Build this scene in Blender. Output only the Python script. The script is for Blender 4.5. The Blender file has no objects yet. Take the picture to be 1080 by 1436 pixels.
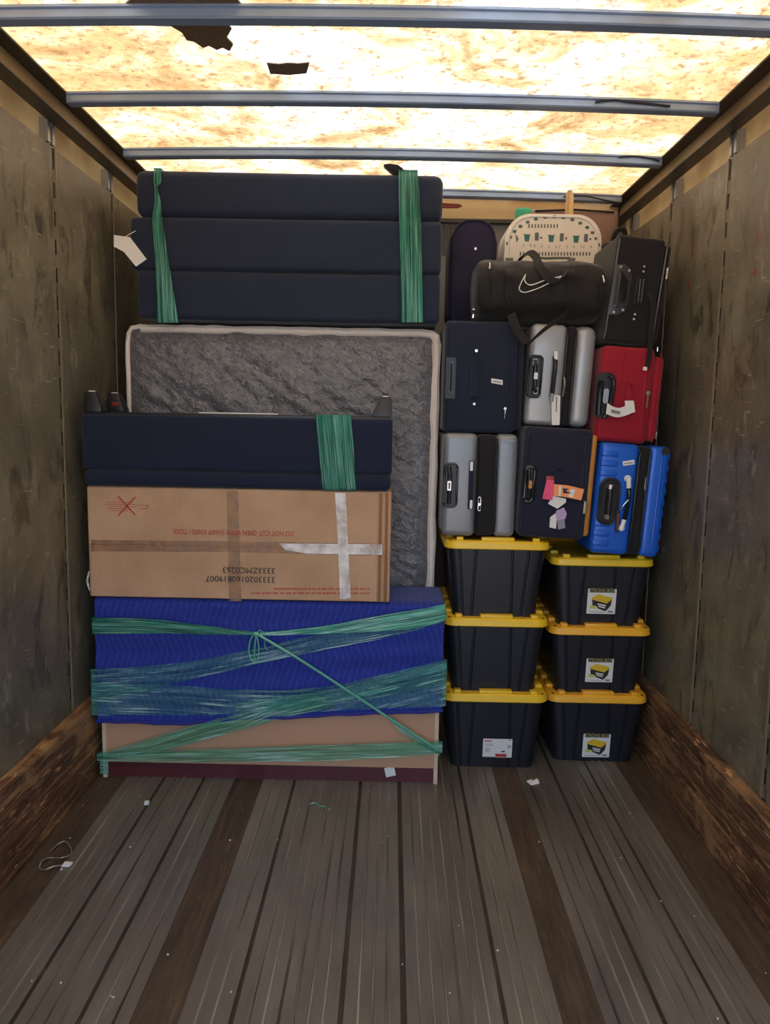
import bpy, bmesh, math, random
from mathutils import Vector, Matrix, noise
random.seed(7)
S = bpy.context.scene
COL = S.collection

# ---------------------------------------------------------------- camera
F, CX, CY, VPX, VPY, ROLL, H = 1100.0, 540.0, 718.0, 550.0, 580.0, math.radians(1.1), 1.5
_y = Vector(((VPX-CX)/F, (CY-VPY)/F, -1)).normalized()
_x = Vector((math.cos(ROLL), -math.sin(ROLL), 0))
_x.z = -(_x.x*_y.x+_x.y*_y.y)/_y.z
_x.normalize()
_z = _x.cross(_y)
RM = Matrix((_x, _y, _z))
cd = bpy.data.cameras.new('camera')
cd.sensor_fit = 'VERTICAL'; cd.sensor_height = 24; cd.lens = 24*F/1436; cd.clip_start = .05
cam = bpy.data.objects.new('camera', cd); COL.objects.link(cam)
cam.matrix_world = Matrix.Translation((0, 0, H)) @ RM.to_4x4()
S.camera = cam
def ray(px, py): return RM @ Vector(((px-CX)/F, (CY-py)/F, -1))
def at(px, py, Y):
    d = ray(px, py); return Vector((0, 0, H)) + d*(Y/d.y)
def atz(px, py, Z=0.0):
    d = ray(px, py); return Vector((0, 0, H)) + d*((Z-H)/d.z)

# ---------------------------------------------------------------- world, sun, exposure
W = bpy.data.worlds.new('world'); S.world = W; W.use_nodes = True
wn = W.node_tree.nodes; wl = W.node_tree.links
bg = wn['Background']
sky = wn.new('ShaderNodeTexSky'); sky.sky_type = 'NISHITA'; sky.sun_disc = False
sky.sun_elevation = math.radians(58); sky.sun_rotation = math.radians(20); sky.air_density = 1.0; sky.dust_density = 4.0
wl.new(sky.outputs[0], bg.inputs[0]); bg.inputs[1].default_value = 0.6
sd = bpy.data.lights.new('sun', 'SUN'); sd.energy = 2.3; sd.angle = math.radians(1); sd.color = (1, .97, .92)
so = bpy.data.objects.new('sun', sd); COL.objects.link(so)
so.rotation_euler = Vector((-.12, -.50, -.86)).to_track_quat('-Z', 'Y').to_euler()
vs = S.view_settings
vs.view_transform = 'Standard'; vs.look = 'None'; vs.gamma = 1; vs.use_curve_mapping = False; vs.exposure = 0.62

# ---------------------------------------------------------------- materials
def lin(c):
    return tuple(((v/255)/12.92 if v/255 <= .04045 else ((v/255+.055)/1.055)**2.4) for v in c)
class NT:
    def __init__(s, name):
        s.m = bpy.data.materials.new(name); s.m.use_nodes = True
        s.t = s.m.node_tree; s.n = s.t.nodes; s.b = s.n['Principled BSDF']; s.out = s.n['Material Output']
        s._co = None
    def set(s, sock, v):
        if v is None: return
        if hasattr(v, 'is_output'): s.t.links.new(v, sock)
        else:
            if isinstance(v, tuple) and len(v) == 3 and sock.type == 'RGBA': v = v+(1,)
            sock.default_value = v
    def P(s, **k):
        for a, v in k.items(): s.set(s.b.inputs[a.replace('_', ' ')], v)
    def co(s, kind='Object'):
        return s.n.new('ShaderNodeTexCoord').outputs[kind]
    def pos(s): return s.n.new('ShaderNodeNewGeometry').outputs['Position']
    def scale(s, v, sc, rot=(0, 0, 0), loc=(0, 0, 0)):
        m = s.n.new('ShaderNodeMapping'); s.set(m.inputs[0], v)
        m.inputs['Scale'].default_value = sc; m.inputs['Rotation'].default_value = rot; m.inputs['Location'].default_value = loc
        return m.outputs[0]
    def noise(s, v, sc, det=4, rough=.55, dist=0):
        n = s.n.new('ShaderNodeTexNoise'); s.set(n.inputs['Vector'], v); n.inputs['Scale'].default_value = sc
        n.inputs['Detail'].default_value = det; n.inputs['Roughness'].default_value = rough; n.inputs['Distortion'].default_value = dist
        return n.outputs['Fac']
    def ramp(s, f, stops):
        r = s.n.new('ShaderNodeValToRGB'); s.set(r.inputs[0], f); e = r.color_ramp.elements
        while len(e) > 1: e.remove(e[-1])
        for i, (p, c) in enumerate(stops):
            q = e[0] if i == 0 else e.new(p)
            q.position = p; q.color = (c, c, c, 1) if not isinstance(c, tuple) else c+(1,)
        return r.outputs[0]
    def mix(s, f, a, b, mode='MIX'):
        m = s.n.new('ShaderNodeMix'); m.data_type = 'RGBA'; m.blend_type = mode
        s.set(m.inputs[0], f); s.set(m.inputs[6], a); s.set(m.inputs[7], b); return m.outputs[2]
    def math(s, op, a, b=None, c=None):
        m = s.n.new('ShaderNodeMath'); m.operation = op; s.set(m.inputs[0], a)
        if b is not None: s.set(m.inputs[1], b)
        if c is not None: s.set(m.inputs[2], c)
        return m.outputs[0]
    def sep(s, v):
        x = s.n.new('ShaderNodeSeparateXYZ'); s.set(x.inputs[0], v); return x.outputs
    def bump(s, h, st, d=.01):
        b = s.n.new('ShaderNodeBump'); s.set(b.inputs['Height'], h); b.inputs['Strength'].default_value = st
        b.inputs['Distance'].default_value = d; s.P(Normal=b.outputs[0]); return b.outputs[0]

MATS = {}
def plain(name, rgb, rough=.5, metal=0, var=.12, sc=30, bump=0, bsc=400, spec=.5, coat=0):
    if name in MATS: return MATS[name]
    k = NT(name); c = lin(rgb); o = k.co()
    n = k.noise(o, sc)
    col = k.mix(n, tuple(v*(1-var) for v in c), tuple(min(1, v*(1+var)) for v in c))
    k.P(Base_Color=col, Roughness=rough, Metallic=metal, Specular_IOR_Level=spec, Coat_Weight=coat)
    if bump: k.bump(k.noise(o, bsc, 3), bump, .002)
    MATS[name] = k.m; return k.m

def fabric(name, rgb, rough=.85, bump=.35, weave=900):
    if name in MATS: return MATS[name]
    k = NT(name); c = lin(rgb); o = k.co()
    w = k.noise(o, weave, 2); big = k.noise(o, 9, 4)
    col = k.mix(w, tuple(v*.8 for v in c), tuple(v*1.2 for v in c))
    col = k.mix(k.ramp(big, [(.35, 0.0), (.75, .3)]), col, tuple(v*1.35+.003 for v in c))
    k.P(Base_Color=col, Roughness=rough, Specular_IOR_Level=.25, Sheen_Weight=.15)
    h = k.math('ADD', k.math('MULTIPLY', w, .25), k.noise(o, 28, 3))
    k.bump(h, bump, .003)
    MATS[name] = k.m; return k.m

def m_roof():
    k = NT('fibreglass_roof'); p = k.pos()
    a = k.noise(p, 3.2, 8, .68, .6); b = k.noise(p, 30, 6, .7, .3); f = k.noise(k.scale(p, (1, 9, 1)), 90, 2)
    col = k.ramp(a, [(.34, lin((150, 112, 68))), (.44, lin((206, 176, 128))), (.53, lin((238, 222, 190))), (.64, lin((255, 250, 238)))])
    x = k.math('ABSOLUTE', k.sep(p)[0])
    edge = k.math('MULTIPLY', k.ramp(x, [(.55, 0.0), (1.15, 1.0)]), k.ramp(k.noise(p, 5, 6, .7), [(.36, 0.0), (.60, 1.0)]))
    col = k.mix(edge, col, lin((208, 164, 108)))
    col = k.mix(k.ramp(b, [(.36, .8), (.48, 0.0)]), col, lin((128, 96, 58)))
    col = k.mix(k.ramp(f, [(.35, .4), (.5, 0.0)]), col, lin((190, 160, 110)))
    d = k.n.new('ShaderNodeBsdfDiffuse'); t = k.n.new('ShaderNodeBsdfTranslucent'); mx = k.n.new('ShaderNodeMixShader')
    k.set(d.inputs[0], col); k.set(t.inputs[0], col); mx.inputs[0].default_value = .40
    k.t.links.new(d.outputs[0], mx.inputs[1]); k.t.links.new(t.outputs[0], mx.inputs[2]); k.t.links.new(mx.outputs[0], k.out.inputs[0])
    return k.m
def m_skin():
    k = NT('fibreglass_wall'); p = k.pos()
    col = k.ramp(k.noise(p, 6, 6), [(.3, lin((190, 168, 130))), (.7, lin((222, 206, 172)))])
    d = k.n.new('ShaderNodeBsdfDiffuse'); t = k.n.new('ShaderNodeBsdfTranslucent'); mx = k.n.new('ShaderNodeMixShader')
    k.set(d.inputs[0], col); k.set(t.inputs[0], col); mx.inputs[0].default_value = .3
    k.t.links.new(d.outputs[0], mx.inputs[1]); k.t.links.new(t.outputs[0], mx.inputs[2]); k.t.links.new(mx.outputs[0], k.out.inputs[0])
    return k.m
def m_panel(marks=False):
    k = NT('wall_panel_marked' if marks else 'wall_panel'); p = k.pos()
    big = k.noise(p, 2.2, 6, .65, .4); mid = k.noise(k.scale(p, (1, 1, .45)), 9, 6, .7, .8); fine = k.noise(p, 120, 3)
    col = k.ramp(big, [(.3, lin((84, 79, 66))), (.5, lin((112, 105, 88))), (.7, lin((138, 130, 110)))])
    col = k.mix(k.ramp(mid, [(.36, .75), (.47, 0.0)]), col, lin((54, 50, 41)))
    col = k.mix(k.ramp(k.noise(k.scale(p, (1, 1, .5), loc=(3, 1, 2)), 14, 5, .7), [(.58, 0.0), (.70, .45)]), col, lin((172, 164, 146)))
    s1 = k.noise(k.scale(p, (1, 1.3, 11), rot=(.35, 0, 0)), 9, 3); s2 = k.noise(k.scale(p, (1, 10, 1.1), rot=(-.15, 0, 0)), 8, 3)
    col = k.mix(k.ramp(s1, [(.66, 0.0), (.70, .5)]), col, lin((178, 170, 152)))
    col = k.mix(k.ramp(s2, [(.66, 0.0), (.72, .5)]), col, lin((40, 36, 30)))
    col = k.mix(k.math('MULTIPLY', fine, .18), col, lin((50, 46, 38)))
    if marks:
        for (y, z, ry, rz) in ((2.70, 2.10, .030, .035), (2.71, 2.0, .022, .05), (3.27, 2.19, .02, .05), (3.30, 2.02, .018, .06)):
            d = k.n.new('ShaderNodeVectorMath'); d.operation = 'DISTANCE'
            k.set(d.inputs[0], k.scale(p, (0, 1/ry, 1/rz))); d.inputs[1].default_value = (0, y/ry, z/rz)
            msk = k.math('MULTIPLY', k.ramp(d.outputs['Value'], [(.5, 1.0), (1.0, 0.0)]), k.ramp(k.noise(p, 45, 4), [(.47, 0.0), (.54, .75)]))
            col = k.mix(msk, col, lin((150, 40, 32)))
    k.P(Base_Color=col, Roughness=k.ramp(mid, [(.3, .33), (.7, .48)]), Specular_IOR_Level=.5)
    k.bump(k.math('ADD', mid, k.math('MULTIPLY', fine, .2)), .12, .004)
    return k.m
def m_plank():
    k = NT('ribbed_floor_metal'); p = k.pos()
    st = k.noise(k.scale(p, (1, .06, 1)), 55, 5, .6); big = k.noise(k.scale(p, (1, .35, 1)), 3.5, 5, .6, .4); fine = k.noise(k.scale(p, (1, .3, 1)), 160, 3)
    col = k.ramp(big, [(.3, lin((96, 90, 81))), (.55, lin((120, 113, 102))), (.75, lin((140, 132, 119)))])
    col = k.mix(k.ramp(st, [(.36, .25), (.5, 0.0)]), col, lin((80, 72, 62)))
    col = k.mix(k.ramp(st, [(.62, 0.0), (.74, .22)]), col, lin((165, 155, 138)))
    col = k.mix(k.ramp(fine, [(.66, 0.0), (.8, .5)]), col, lin((160, 150, 130)))
    k.P(Base_Color=col, Roughness=k.ramp(big, [(.3, .295), (.7, .40)]), Metallic=.25, Specular_IOR_Level=.7)
    k.bump(k.math('ADD', st, k.math('MULTIPLY', fine, .4)), .1, .002)
    return k.m
def m_rib():
    k = NT('worn_rib_metal'); p = k.pos()
    n = k.noise(k.scale(p, (6, .16, 1)), 6, 5, .65)
    k.P(Base_Color=k.ramp(n, [(.36, lin((70, 62, 53))), (.47, lin((118, 109, 96))), (.62, lin((164, 154, 137)))]), Roughness=.35, Metallic=.3)
    return k.m
def m_wood(name, dark, mid, light, wear=.5, axis='y', rough=.55):
    k = NT(name); p = k.pos()
    g = k.noise(k.scale(p, (1, .05, 1) if axis == 'y' else (1, 1, .05)), 70, 6, .65, .3)
    w = k.noise(k.scale(p, (1, .45, 1.3)), 5.5, 8, .74, .9); sc = k.noise(k.scale(p, (1, .25, 1.6), rot=(.5, 0, 0)), 38, 4, .7)
    col = k.ramp(g, [(.3, lin(dark)), (.52, lin(mid)), (.75, lin(light))])
    if wear:
        col = k.mix(k.ramp(w, [(.50, 0.0), (.60, wear*.75)]), col, lin(light))
        col = k.mix(k.ramp(w, [(.30, .8), (.42, 0.0)]), col, lin(dark))
        col = k.mix(k.ramp(sc, [(.60, 0.0), (.68, wear)]), col, tuple(min(1, v*1.5) for v in lin(light)))
    k.P(Base_Color=col, Roughness=rough); k.bump(g, .35, .003)
    return k.m
def m_wrap(name, rgb, lo, hi, rough=.22, shine=1.0):
    k = NT(name); uv = k.co('UV')
    st = k.noise(k.scale(uv, (2.2, 190, 1)), 1, 4, .6); st2 = k.noise(k.scale(uv, (9, 60, 1)), 1, 3, .6, .6)
    blot = k.noise(k.scale(uv, (5, 12, 1)), 1, 3)
    c = lin(rgb)
    glint = k.math('MULTIPLY', k.ramp(st, [(.46, 0.0), (.60, 1.0)]), k.ramp(k.noise(k.scale(uv, (3.5, 22, 1), loc=(2, 1, 0)), 1, 3), [(.42, .1*shine), (.6, shine)]))  # whitish glint streaks, painted into the film's colour below
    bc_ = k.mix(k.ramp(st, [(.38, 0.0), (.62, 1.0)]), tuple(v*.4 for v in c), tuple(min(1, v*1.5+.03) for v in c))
    k.P(Base_Color=k.mix(glint, bc_, (.72, 1.0, .97)), Metallic=k.math('MULTIPLY', glint, .45), Roughness=k.math('MULTIPLY_ADD', glint, -.08, rough), Specular_IOR_Level=.35+.65*shine, Coat_Weight=.8*shine*shine, Coat_Roughness=.12)
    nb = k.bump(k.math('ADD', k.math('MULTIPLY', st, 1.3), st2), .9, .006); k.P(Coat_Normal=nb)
    tr = k.n.new('ShaderNodeBsdfTransparent'); tr.inputs[0].default_value = (.55, .9, .8, 1)
    mx = k.n.new('ShaderNodeMixShader')
    a = k.math('ADD', k.math('MULTIPLY', k.ramp(st, [(.3, 0.0), (.7, 1.0)]), .6), k.math('MULTIPLY', k.ramp(blot, [(.3, 0.0), (.7, 1.0)]), .4))
    k.set(mx.inputs[0], k.math('MAXIMUM', k.math('MULTIPLY_ADD', a, hi-lo, lo), k.math('MULTIPLY', glint, .85)))
    k.t.links.new(tr.outputs[0], mx.inputs[1]); k.t.links.new(k.b.outputs[0], mx.inputs[2]); k.t.links.new(mx.outputs[0], k.out.inputs[0])
    return k.m
def m_blanket():
    k = NT('quilted_blanket'); p = k.pos(); s = k.sep(p)
    zig = k.math('PINGPONG', k.math('MULTIPLY', s[2], 7.5), 1.0)
    t = k.math('ADD', k.math('MULTIPLY', s[0], 40), k.math('MULTIPLY', zig, 1.6))
    t = k.math('ADD', t, k.math('MULTIPLY', k.noise(p, 6, 3), 1.2))
    fr = k.math('ABSOLUTE', k.math('SUBTRACT', k.math('FRACT', t), .5))
    line = k.ramp(fr, [(.0, 1.0), (.09, 0.0)])
    line = k.math('MULTIPLY', line, k.ramp(k.noise(p, 300, 2), [(.4, .2), (.6, 1.0)]))
    n = k.noise(p, 500, 2)
    col = k.mix(n, lin((24, 38, 118)), lin((34, 52, 150)))
    col = k.mix(k.math('MULTIPLY', line, .35), col, lin((110, 128, 205)))
    k.P(Base_Color=col, Roughness=.8, Specular_IOR_Level=.3, Sheen_Weight=.2)
    k.bump(k.math('ADD', k.math('MULTIPLY', fr, 1.5), k.noise(p, 18, 4)), .55, .006)
    return k.m
def m_bag():
    k = NT('dark_mattress_bag'); p = k.pos()
    w = k.n.new('ShaderNodeTexWave'); k.set(w.inputs['Vector'], k.scale(p, (1, 1, 1), rot=(0, -.55, 0))); w.wave_type = 'BANDS'; w.bands_direction = 'Z'
    w.inputs['Scale'].default_value = 5; w.inputs['Distortion'].default_value = 9; w.inputs['Detail'].default_value = 5; w.inputs['Detail Scale'].default_value = 1.6; w.inputs['Detail Roughness'].default_value = .68
    xyz = k.sep(p)
    al = k.math('SUBTRACT', k.math('MULTIPLY', xyz[0], .8), k.math('MULTIPLY', xyz[2], .6)); ac = k.math('ADD', k.math('MULTIPLY', xyz[0], .6), k.math('MULTIPLY', xyz[2], .8))
    cb = k.n.new('ShaderNodeCombineXYZ'); k.set(cb.inputs[0], k.math('MULTIPLY', al, .42)); k.set(cb.inputs[2], k.math('MULTIPLY', ac, 1.35))
    n = k.noise(cb.outputs[0], 58, 7, .6, 1.4)
    v = k.n.new('ShaderNodeTexVoronoi'); v.feature = 'DISTANCE_TO_EDGE'; k.set(v.inputs['Vector'], k.mix(.16, p, k.n.new('ShaderNodeTexNoise').outputs['Color'])); v.inputs['Scale'].default_value = 38
    c = k.ramp(n, [(.3, lin((76, 73, 76))), (.55, lin((100, 96, 99))), (.75, lin((128, 123, 126)))])
    k.P(Base_Color=c, Roughness=.27, Specular_IOR_Level=.8)
    h = k.math('ADD', k.math('MULTIPLY', w.outputs['Fac'], .8), k.math('ADD', k.math('MULTIPLY', n, .9), k.math('MULTIPLY', k.ramp(v.outputs['Distance'], [(0.0, 0.0), (.18, 1.0)]), .25)))
    k.bump(h, .75, .0045)
    return k.m
def m_card():
    k = NT('cardboard'); p = k.pos()
    fl = k.noise(k.scale(p, (40, 1, .6)), 5, 3); b = k.noise(p, 5, 5); f = k.noise(p, 400, 2)
    col = k.ramp(b, [(.3, lin((178, 140, 108))), (.7, lin((198, 160, 126)))])
    col = k.mix(k.math('MULTIPLY', fl, .18), col, lin((130, 92, 62))); col = k.mix(k.math('MULTIPLY', f, .12), col, lin((120, 84, 56)))
    k.P(Base_Color=col, Roughness=.75, Specular_IOR_Level=.3); k.bump(k.math('ADD', fl, b), .12, .004)
    return k.m
def m_tape(name, rgb, lo, hi, rough):
    k = NT(name); p = k.pos()
    n = k.noise(k.scale(p, (1, 1, 1)), 60, 5, .7); b = k.noise(p, 14, 4)
    k.P(Base_Color=k.mix(n, tuple(v*.8 for v in lin(rgb)), lin(rgb)), Roughness=rough, Specular_IOR_Level=.9)
    k.bump(k.math('ADD', n, b), .5, .004)
    tr = k.n.new('ShaderNodeBsdfTransparent'); mx = k.n.new('ShaderNodeMixShader'); tr.inputs[0].default_value = (.98, .95, .92, 1)
    k.set(mx.inputs[0], k.ramp(b, [(.35, lo), (.65, hi)]))
    k.t.links.new(tr.outputs[0], mx.inputs[1]); k.t.links.new(k.b.outputs[0], mx.inputs[2]); k.t.links.new(mx.outputs[0], k.out.inputs[0])
    return k.m

ROOF, SKIN, PANEL, PANELR, PLANK = m_roof(), m_skin(), m_panel(), m_panel(True), m_plank()
WBAND = m_wood('dark_floor_wood', (46, 36, 28), (72, 58, 44), (98, 80, 60), .3)
WSTRIP = m_wood('floor_strip_wood', (34, 28, 23), (48, 40, 33), (84, 71, 57), .4)
RUB = m_wood('rub_board_wood', (48, 31, 22), (98, 68, 47), (168, 130, 88), .95)
STICK = m_wood('pale_wood', (160, 125, 80), (190, 155, 105), (214, 182, 132), 0, 'z')
STEEL = plain('grey_steel', (142, 160, 188), .40, .3, .15, 12, .1, 60)
RIB = m_rib()
SEAM = plain('worn_seam_metal', (138, 126, 104), .4, .4, .25, 14)
ALU = plain('aluminium', (170, 172, 172), .35, .8, .1, 20)
RAILM = plain('grimy_rail', (158, 138, 106), .5, .1, .3, 7)
LIPM = plain('rail_lip', (70, 63, 54), .5, .2, .3, 9)
DARK = plain('dark_gap', (20, 18, 16), .8)
SCREW = plain('screw_metal', (88, 78, 66), .45, .7)
NAVY = fabric('navy_upholstery', (33, 40, 58))
NAVY2 = fabric('dark_navy_upholstery', (21, 29, 50))
NAVYC = fabric('navy_case_cloth', (27, 32, 50), bump=.2)
NAVYB = fabric('deep_navy_case_cloth', (30, 31, 48), bump=.2)
PURP = fabric('purple_navy_cloth', (40, 36, 58), bump=.25)
BLKC = fabric('black_cloth', (28, 26, 28), bump=.3)
DUF = fabric('duffel_cloth', (24, 21, 20), .65, .6, 700)
RED = fabric('red_case_cloth', (146, 16, 36), .7, .2)
MUST = plain('mustard_trim', (190, 125, 40), .6, 0, .15, 40, .2)
BLK = plain('black_plastic', (26, 25, 27), .4, 0, .1, 20, .08)
BLKG = plain('black_gloss', (20, 20, 22), .22)
WEB = fabric('black_webbing', (28, 25, 25), .75, .4, 1200)
TOTE = plain('tote_plastic', (27, 28, 35), .38, 0, .08, 8, .12, 700)
YEL = plain('yellow_lid', (236, 190, 36), .38, 0, .05, 12)
ORA = plain('amber_lid', (238, 172, 42), .38, 0, .05, 12)
GREY = plain('grey_shell', (128, 131, 136), .33, .25, .05, 10, .06, 900)
SILV = plain('silver_shell', (160, 160, 163), .32, .3, .05, 10, .06, 900)
BLUE = plain('blue_shell', (28, 92, 196), .27, .1, .06, 10, .05, 900)
WHITE = plain('white_plastic', (225, 222, 218), .4)
PAPER = plain('paper', (222, 218, 212), .7, 0, .06, 60)
CHROME = plain('chrome', (205, 205, 210), .18, .95, .02)
BRASS = plain('dull_zip_metal', (150, 138, 112), .35, .8)
PRINTR = plain('red_print', (176, 52, 42), .7)
PRINTK = plain('black_print', (40, 36, 36), .7)
PRINTG = plain('grey_print', (120, 120, 126), .7)
GOLDP = plain('gold_print', (150, 140, 88), .6)
YPR = plain('yellow_print', (214, 178, 40), .5)
LIMEP = plain('lime_print', (190, 200, 90), .5)
TAN = plain('fibreboard_back', (186, 140, 108), .6, 0, .06, 4, .05)
MAROON = plain('maroon_board', (84, 34, 40), .35, 0, .15, 14)
EDGEW = plain('pale_board_edge', (206, 178, 150), .6)
CREAM = plain('mattress_border', (226, 212, 202), .75, 0, .1, 40, .3, 60)
BLANKET, BAG, CARD = m_blanket(), m_bag(), m_card()
BINDING = plain('blanket_binding', (26, 36, 128), .7, 0, .1, 30, .2)
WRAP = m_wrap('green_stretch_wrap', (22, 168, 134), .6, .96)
WRAPD = m_wrap('dark_green_wrap', (4, 118, 94), .75, .97, .2, .28)  # same film, darker and with fewer painted glints
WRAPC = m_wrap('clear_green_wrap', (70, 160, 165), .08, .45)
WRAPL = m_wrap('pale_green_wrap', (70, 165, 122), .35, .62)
TAPEB = m_tape('brown_tape', (170, 132, 104), .1, .42, .2)
TAPEC = m_tape('shiny_tape', (236, 228, 224), .25, .9, .15)
CARDD = plain('cardboard_edge', (140, 92, 58), .8, 0, .2, 60)
PINK = plain('pink_tag', (226, 70, 110), .4); ORTAG = plain('orange_tag', (242, 150, 90), .5); LILAC = plain('lilac_tag', (180, 150, 190), .5)
BAGW = fabric('printed_white_bag', (226, 214, 198), .7, .4); TEALP = plain('teal_print', (40, 110, 100), .6); GRYP = plain('slate_print', (92, 98, 104), .6)
TEALC = fabric('teal_cloth', (60, 150, 115)); MAUVE = fabric('mauve_brown_cloth', (140, 112, 100))
REDP = plain('red_plastic', (150, 40, 34), .4); GRD = plain('concrete', (176, 168, 156), .9, 0, .2, 3)
HEAD = plain('tan_header', (206, 180, 140), .6, 0, .12, 5); FRONTP = plain('front_panel', (120, 118, 116), .6, 0, .15, 6)

# ---------------------------------------------------------------- geometry helpers
def obj(name, bm, m, parent=None, smooth=40):
    bmesh.ops.recalc_face_normals(bm, faces=bm.faces[:])
    me = bpy.data.meshes.new(name); bm.to_mesh(me); bm.free()
    if smooth:
        for p in me.polygons: p.use_smooth = True
        me.set_sharp_from_angle(angle=math.radians(smooth))
    me.materials.append(m)
    o = bpy.data.objects.new(name, me); COL.objects.link(o)
    if parent: o.parent = parent
    return o
def tag(o, label, cat, group=None):
    o['label'] = label; o['category'] = cat
    if group: o['group'] = group
    return o
def thing(name, label, cat, loc=(0, 0, 0), tilt=0, rz=0, group=None):
    o = bpy.data.objects.new(name, None); COL.objects.link(o); o.empty_display_size = .1
    o.location = loc; o.rotation_euler = (0, tilt, rz); return tag(o, label, cat, group)
def struct(name, bm, m, parent=None, smooth=40, label=None):
    o = obj(name, bm, m, parent, smooth)
    if not parent: o['kind'] = 'structure'
    if label: o['label'] = label
    return o
def box(bm, x0, x1, y0, y1, z0, z1):
    v = [bm.verts.new(p) for p in ((x0, y0, z0), (x1, y0, z0), (x1, y1, z0), (x0, y1, z0), (x0, y0, z1), (x1, y0, z1), (x1, y1, z1), (x0, y1, z1))]
    for f in ((0, 3, 2, 1), (4, 5, 6, 7), (0, 1, 5, 4), (1, 2, 6, 5), (2, 3, 7, 6), (3, 0, 4, 7)): bm.faces.new([v[i] for i in f])
def bx(*a):
    bm = bmesh.new(); box(bm, *a); return bm
def rbox(x0, x1, y0, y1, z0, z1, r=.02, seg=4, sub=0, amp=0, fr=6, seed=0):
    bm = bx(x0, x1, y0, y1, z0, z1)
    if r: bmesh.ops.bevel(bm, geom=bm.edges[:], offset=r, segments=seg, profile=.5, affect='EDGES')
    if sub:
        bmesh.ops.triangulate(bm, faces=bm.faces[:])
        for _ in range(sub):
            es = [e for e in bm.edges if e.calc_length() > .06]
            bmesh.ops.subdivide_edges(bm, edges=es, cuts=1, use_grid_fill=True)
        bmesh.ops.triangulate(bm, faces=bm.faces[:])
        for v in bm.verts:
            p = v.co*fr+Vector((seed, seed*2.3, 0)); n = noise.noise_vector(p); v.co += Vector(n)*amp
    return bm
def prism(pts, y0, y1):                        # polygon in x,z, extruded along y
    bm = bmesh.new()
    a = [bm.verts.new((p[0], y0, p[1])) for p in pts]; b = [bm.verts.new((p[0], y1, p[1])) for p in pts]
    bm.faces.new(a); bm.faces.new(b[::-1]); n = len(pts)
    for i in range(n): bm.faces.new((a[i], a[(i+1) % n], b[(i+1) % n], b[i]))
    return bm
def tube(pts, r, seg=8, bm=None, closed=False):
    bm = bm or bmesh.new(); pts = [Vector(p) for p in pts]; n = len(pts); rings = []
    up = Vector((.13, .31, .94))
    for i, p in enumerate(pts):
        a = pts[(i-1) % n] if closed else pts[max(0, i-1)]; b = pts[(i+1) % n] if closed else pts[min(n-1, i+1)]
        t = (b-a).normalized(); s = t.cross(up)
        if s.length < .05: s = t.cross(Vector((1, 0, 0)))
        s.normalize(); u = s.cross(t); rr = r[i] if isinstance(r, (list, tuple)) else r
        rings.append([bm.verts.new(p+(s*math.cos(k*2*math.pi/seg)+u*math.sin(k*2*math.pi/seg))*rr) for k in range(seg)])
    for i in range(n if closed else n-1):
        A, B = rings[i], rings[(i+1) % n]
        for k in range(seg): bm.faces.new((A[k], A[(k+1) % seg], B[(k+1) % seg], B[k]))
    if not closed: bm.faces.new(rings[0][::-1]); bm.faces.new(rings[-1])
    return bm
def spline(pts, n=6):
    P = [Vector(p) for p in pts]; out = []
    for i in range(len(P)-1):
        a, b, c, d = P[max(0, i-1)], P[i], P[i+1], P[min(len(P)-1, i+2)]
        for j in range(n):
            t = j/n; out.append(.5*((2*b)+(c-a)*t+(2*a-5*b+4*c-d)*t*t+(3*b-a-3*c+d)*t**3))
    out.append(P[-1]); return out
def ribbon(up, lo, cols=6, th=.0012, n=6, wob=.0):
    U = spline(up, n); L = spline(lo, n); m = min(len(U), len(L))
    bm = bmesh.new(); uvl = bm.loops.layers.uv.new('UVMap'); g = []; ln = 0; uvs = {}
    for i in range(m):
        if i: ln += ((U[i]+L[i])/2-(U[i-1]+L[i-1])/2).length
        row = []
        for j in range(cols+1):
            t = j/cols; p = U[i].lerp(L[i], t)
            if wob: p = p+Vector((0, wob*(noise.noise((p.x*9, p.y*9, p.z*70))), 0))
            v = bm.verts.new(p); uvs[v] = (ln, t*(U[i]-L[i]).length); row.append(v)
        g.append(row)
    for i in range(m-1):
        for j in range(cols):
            f = bm.faces.new((g[i][j], g[i+1][j], g[i+1][j+1], g[i][j+1]))
            for l in f.loops: l[uvl].uv = uvs[l.vert]
    return bm
def rrect(x0, x1, z0, z1, r, n=4):
    out = []
    for cx, cz, a0 in ((x1-r, z1-r, 0), (x0+r, z1-r, 90), (x0+r, z0+r, 180), (x1-r, z0+r, 270)):
        for i in range(n+1):
            a = math.radians(a0+90*i/n); out.append((cx+r*math.cos(a), cz+r*math.sin(a)))
    return out
def text_bm(s, size, x, z, y, flip=False, align='CENTER', sx=1.0, bold=0):
    cu = bpy.data.curves.new('t', 'FONT'); cu.body = s; cu.size = size; cu.align_x = align; cu.align_y = 'CENTER'; cu.extrude = .0004; cu.offset = bold; cu.resolution_u = 3
    t = bpy.data.objects.new('t', cu); COL.objects.link(t)
    dg = bpy.context.evaluated_depsgraph_get(); me = bpy.data.meshes.new_from_object(t.evaluated_get(dg))
    bpy.data.objects.remove(t); bpy.data.curves.remove(cu)
    M = Matrix.Translation((x, y, z)) @ Matrix.Rotation(math.pi if flip else 0, 4, 'Y') @ Matrix.Rotation(math.pi/2, 4, 'X') @ Matrix.Diagonal((sx, 1, 1, 1))
    me.transform(M); bm = bmesh.new(); bm.from_mesh(me); bpy.data.meshes.remove(me); return bm
def cyl(c, r, y0, y1, seg=12):                 # short round stud, axis along y
    return prism([(c[0]+r*math.cos(i*2*math.pi/seg), c[1]+r*math.sin(i*2*math.pi/seg)) for i in range(seg)], y0, y1)

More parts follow.
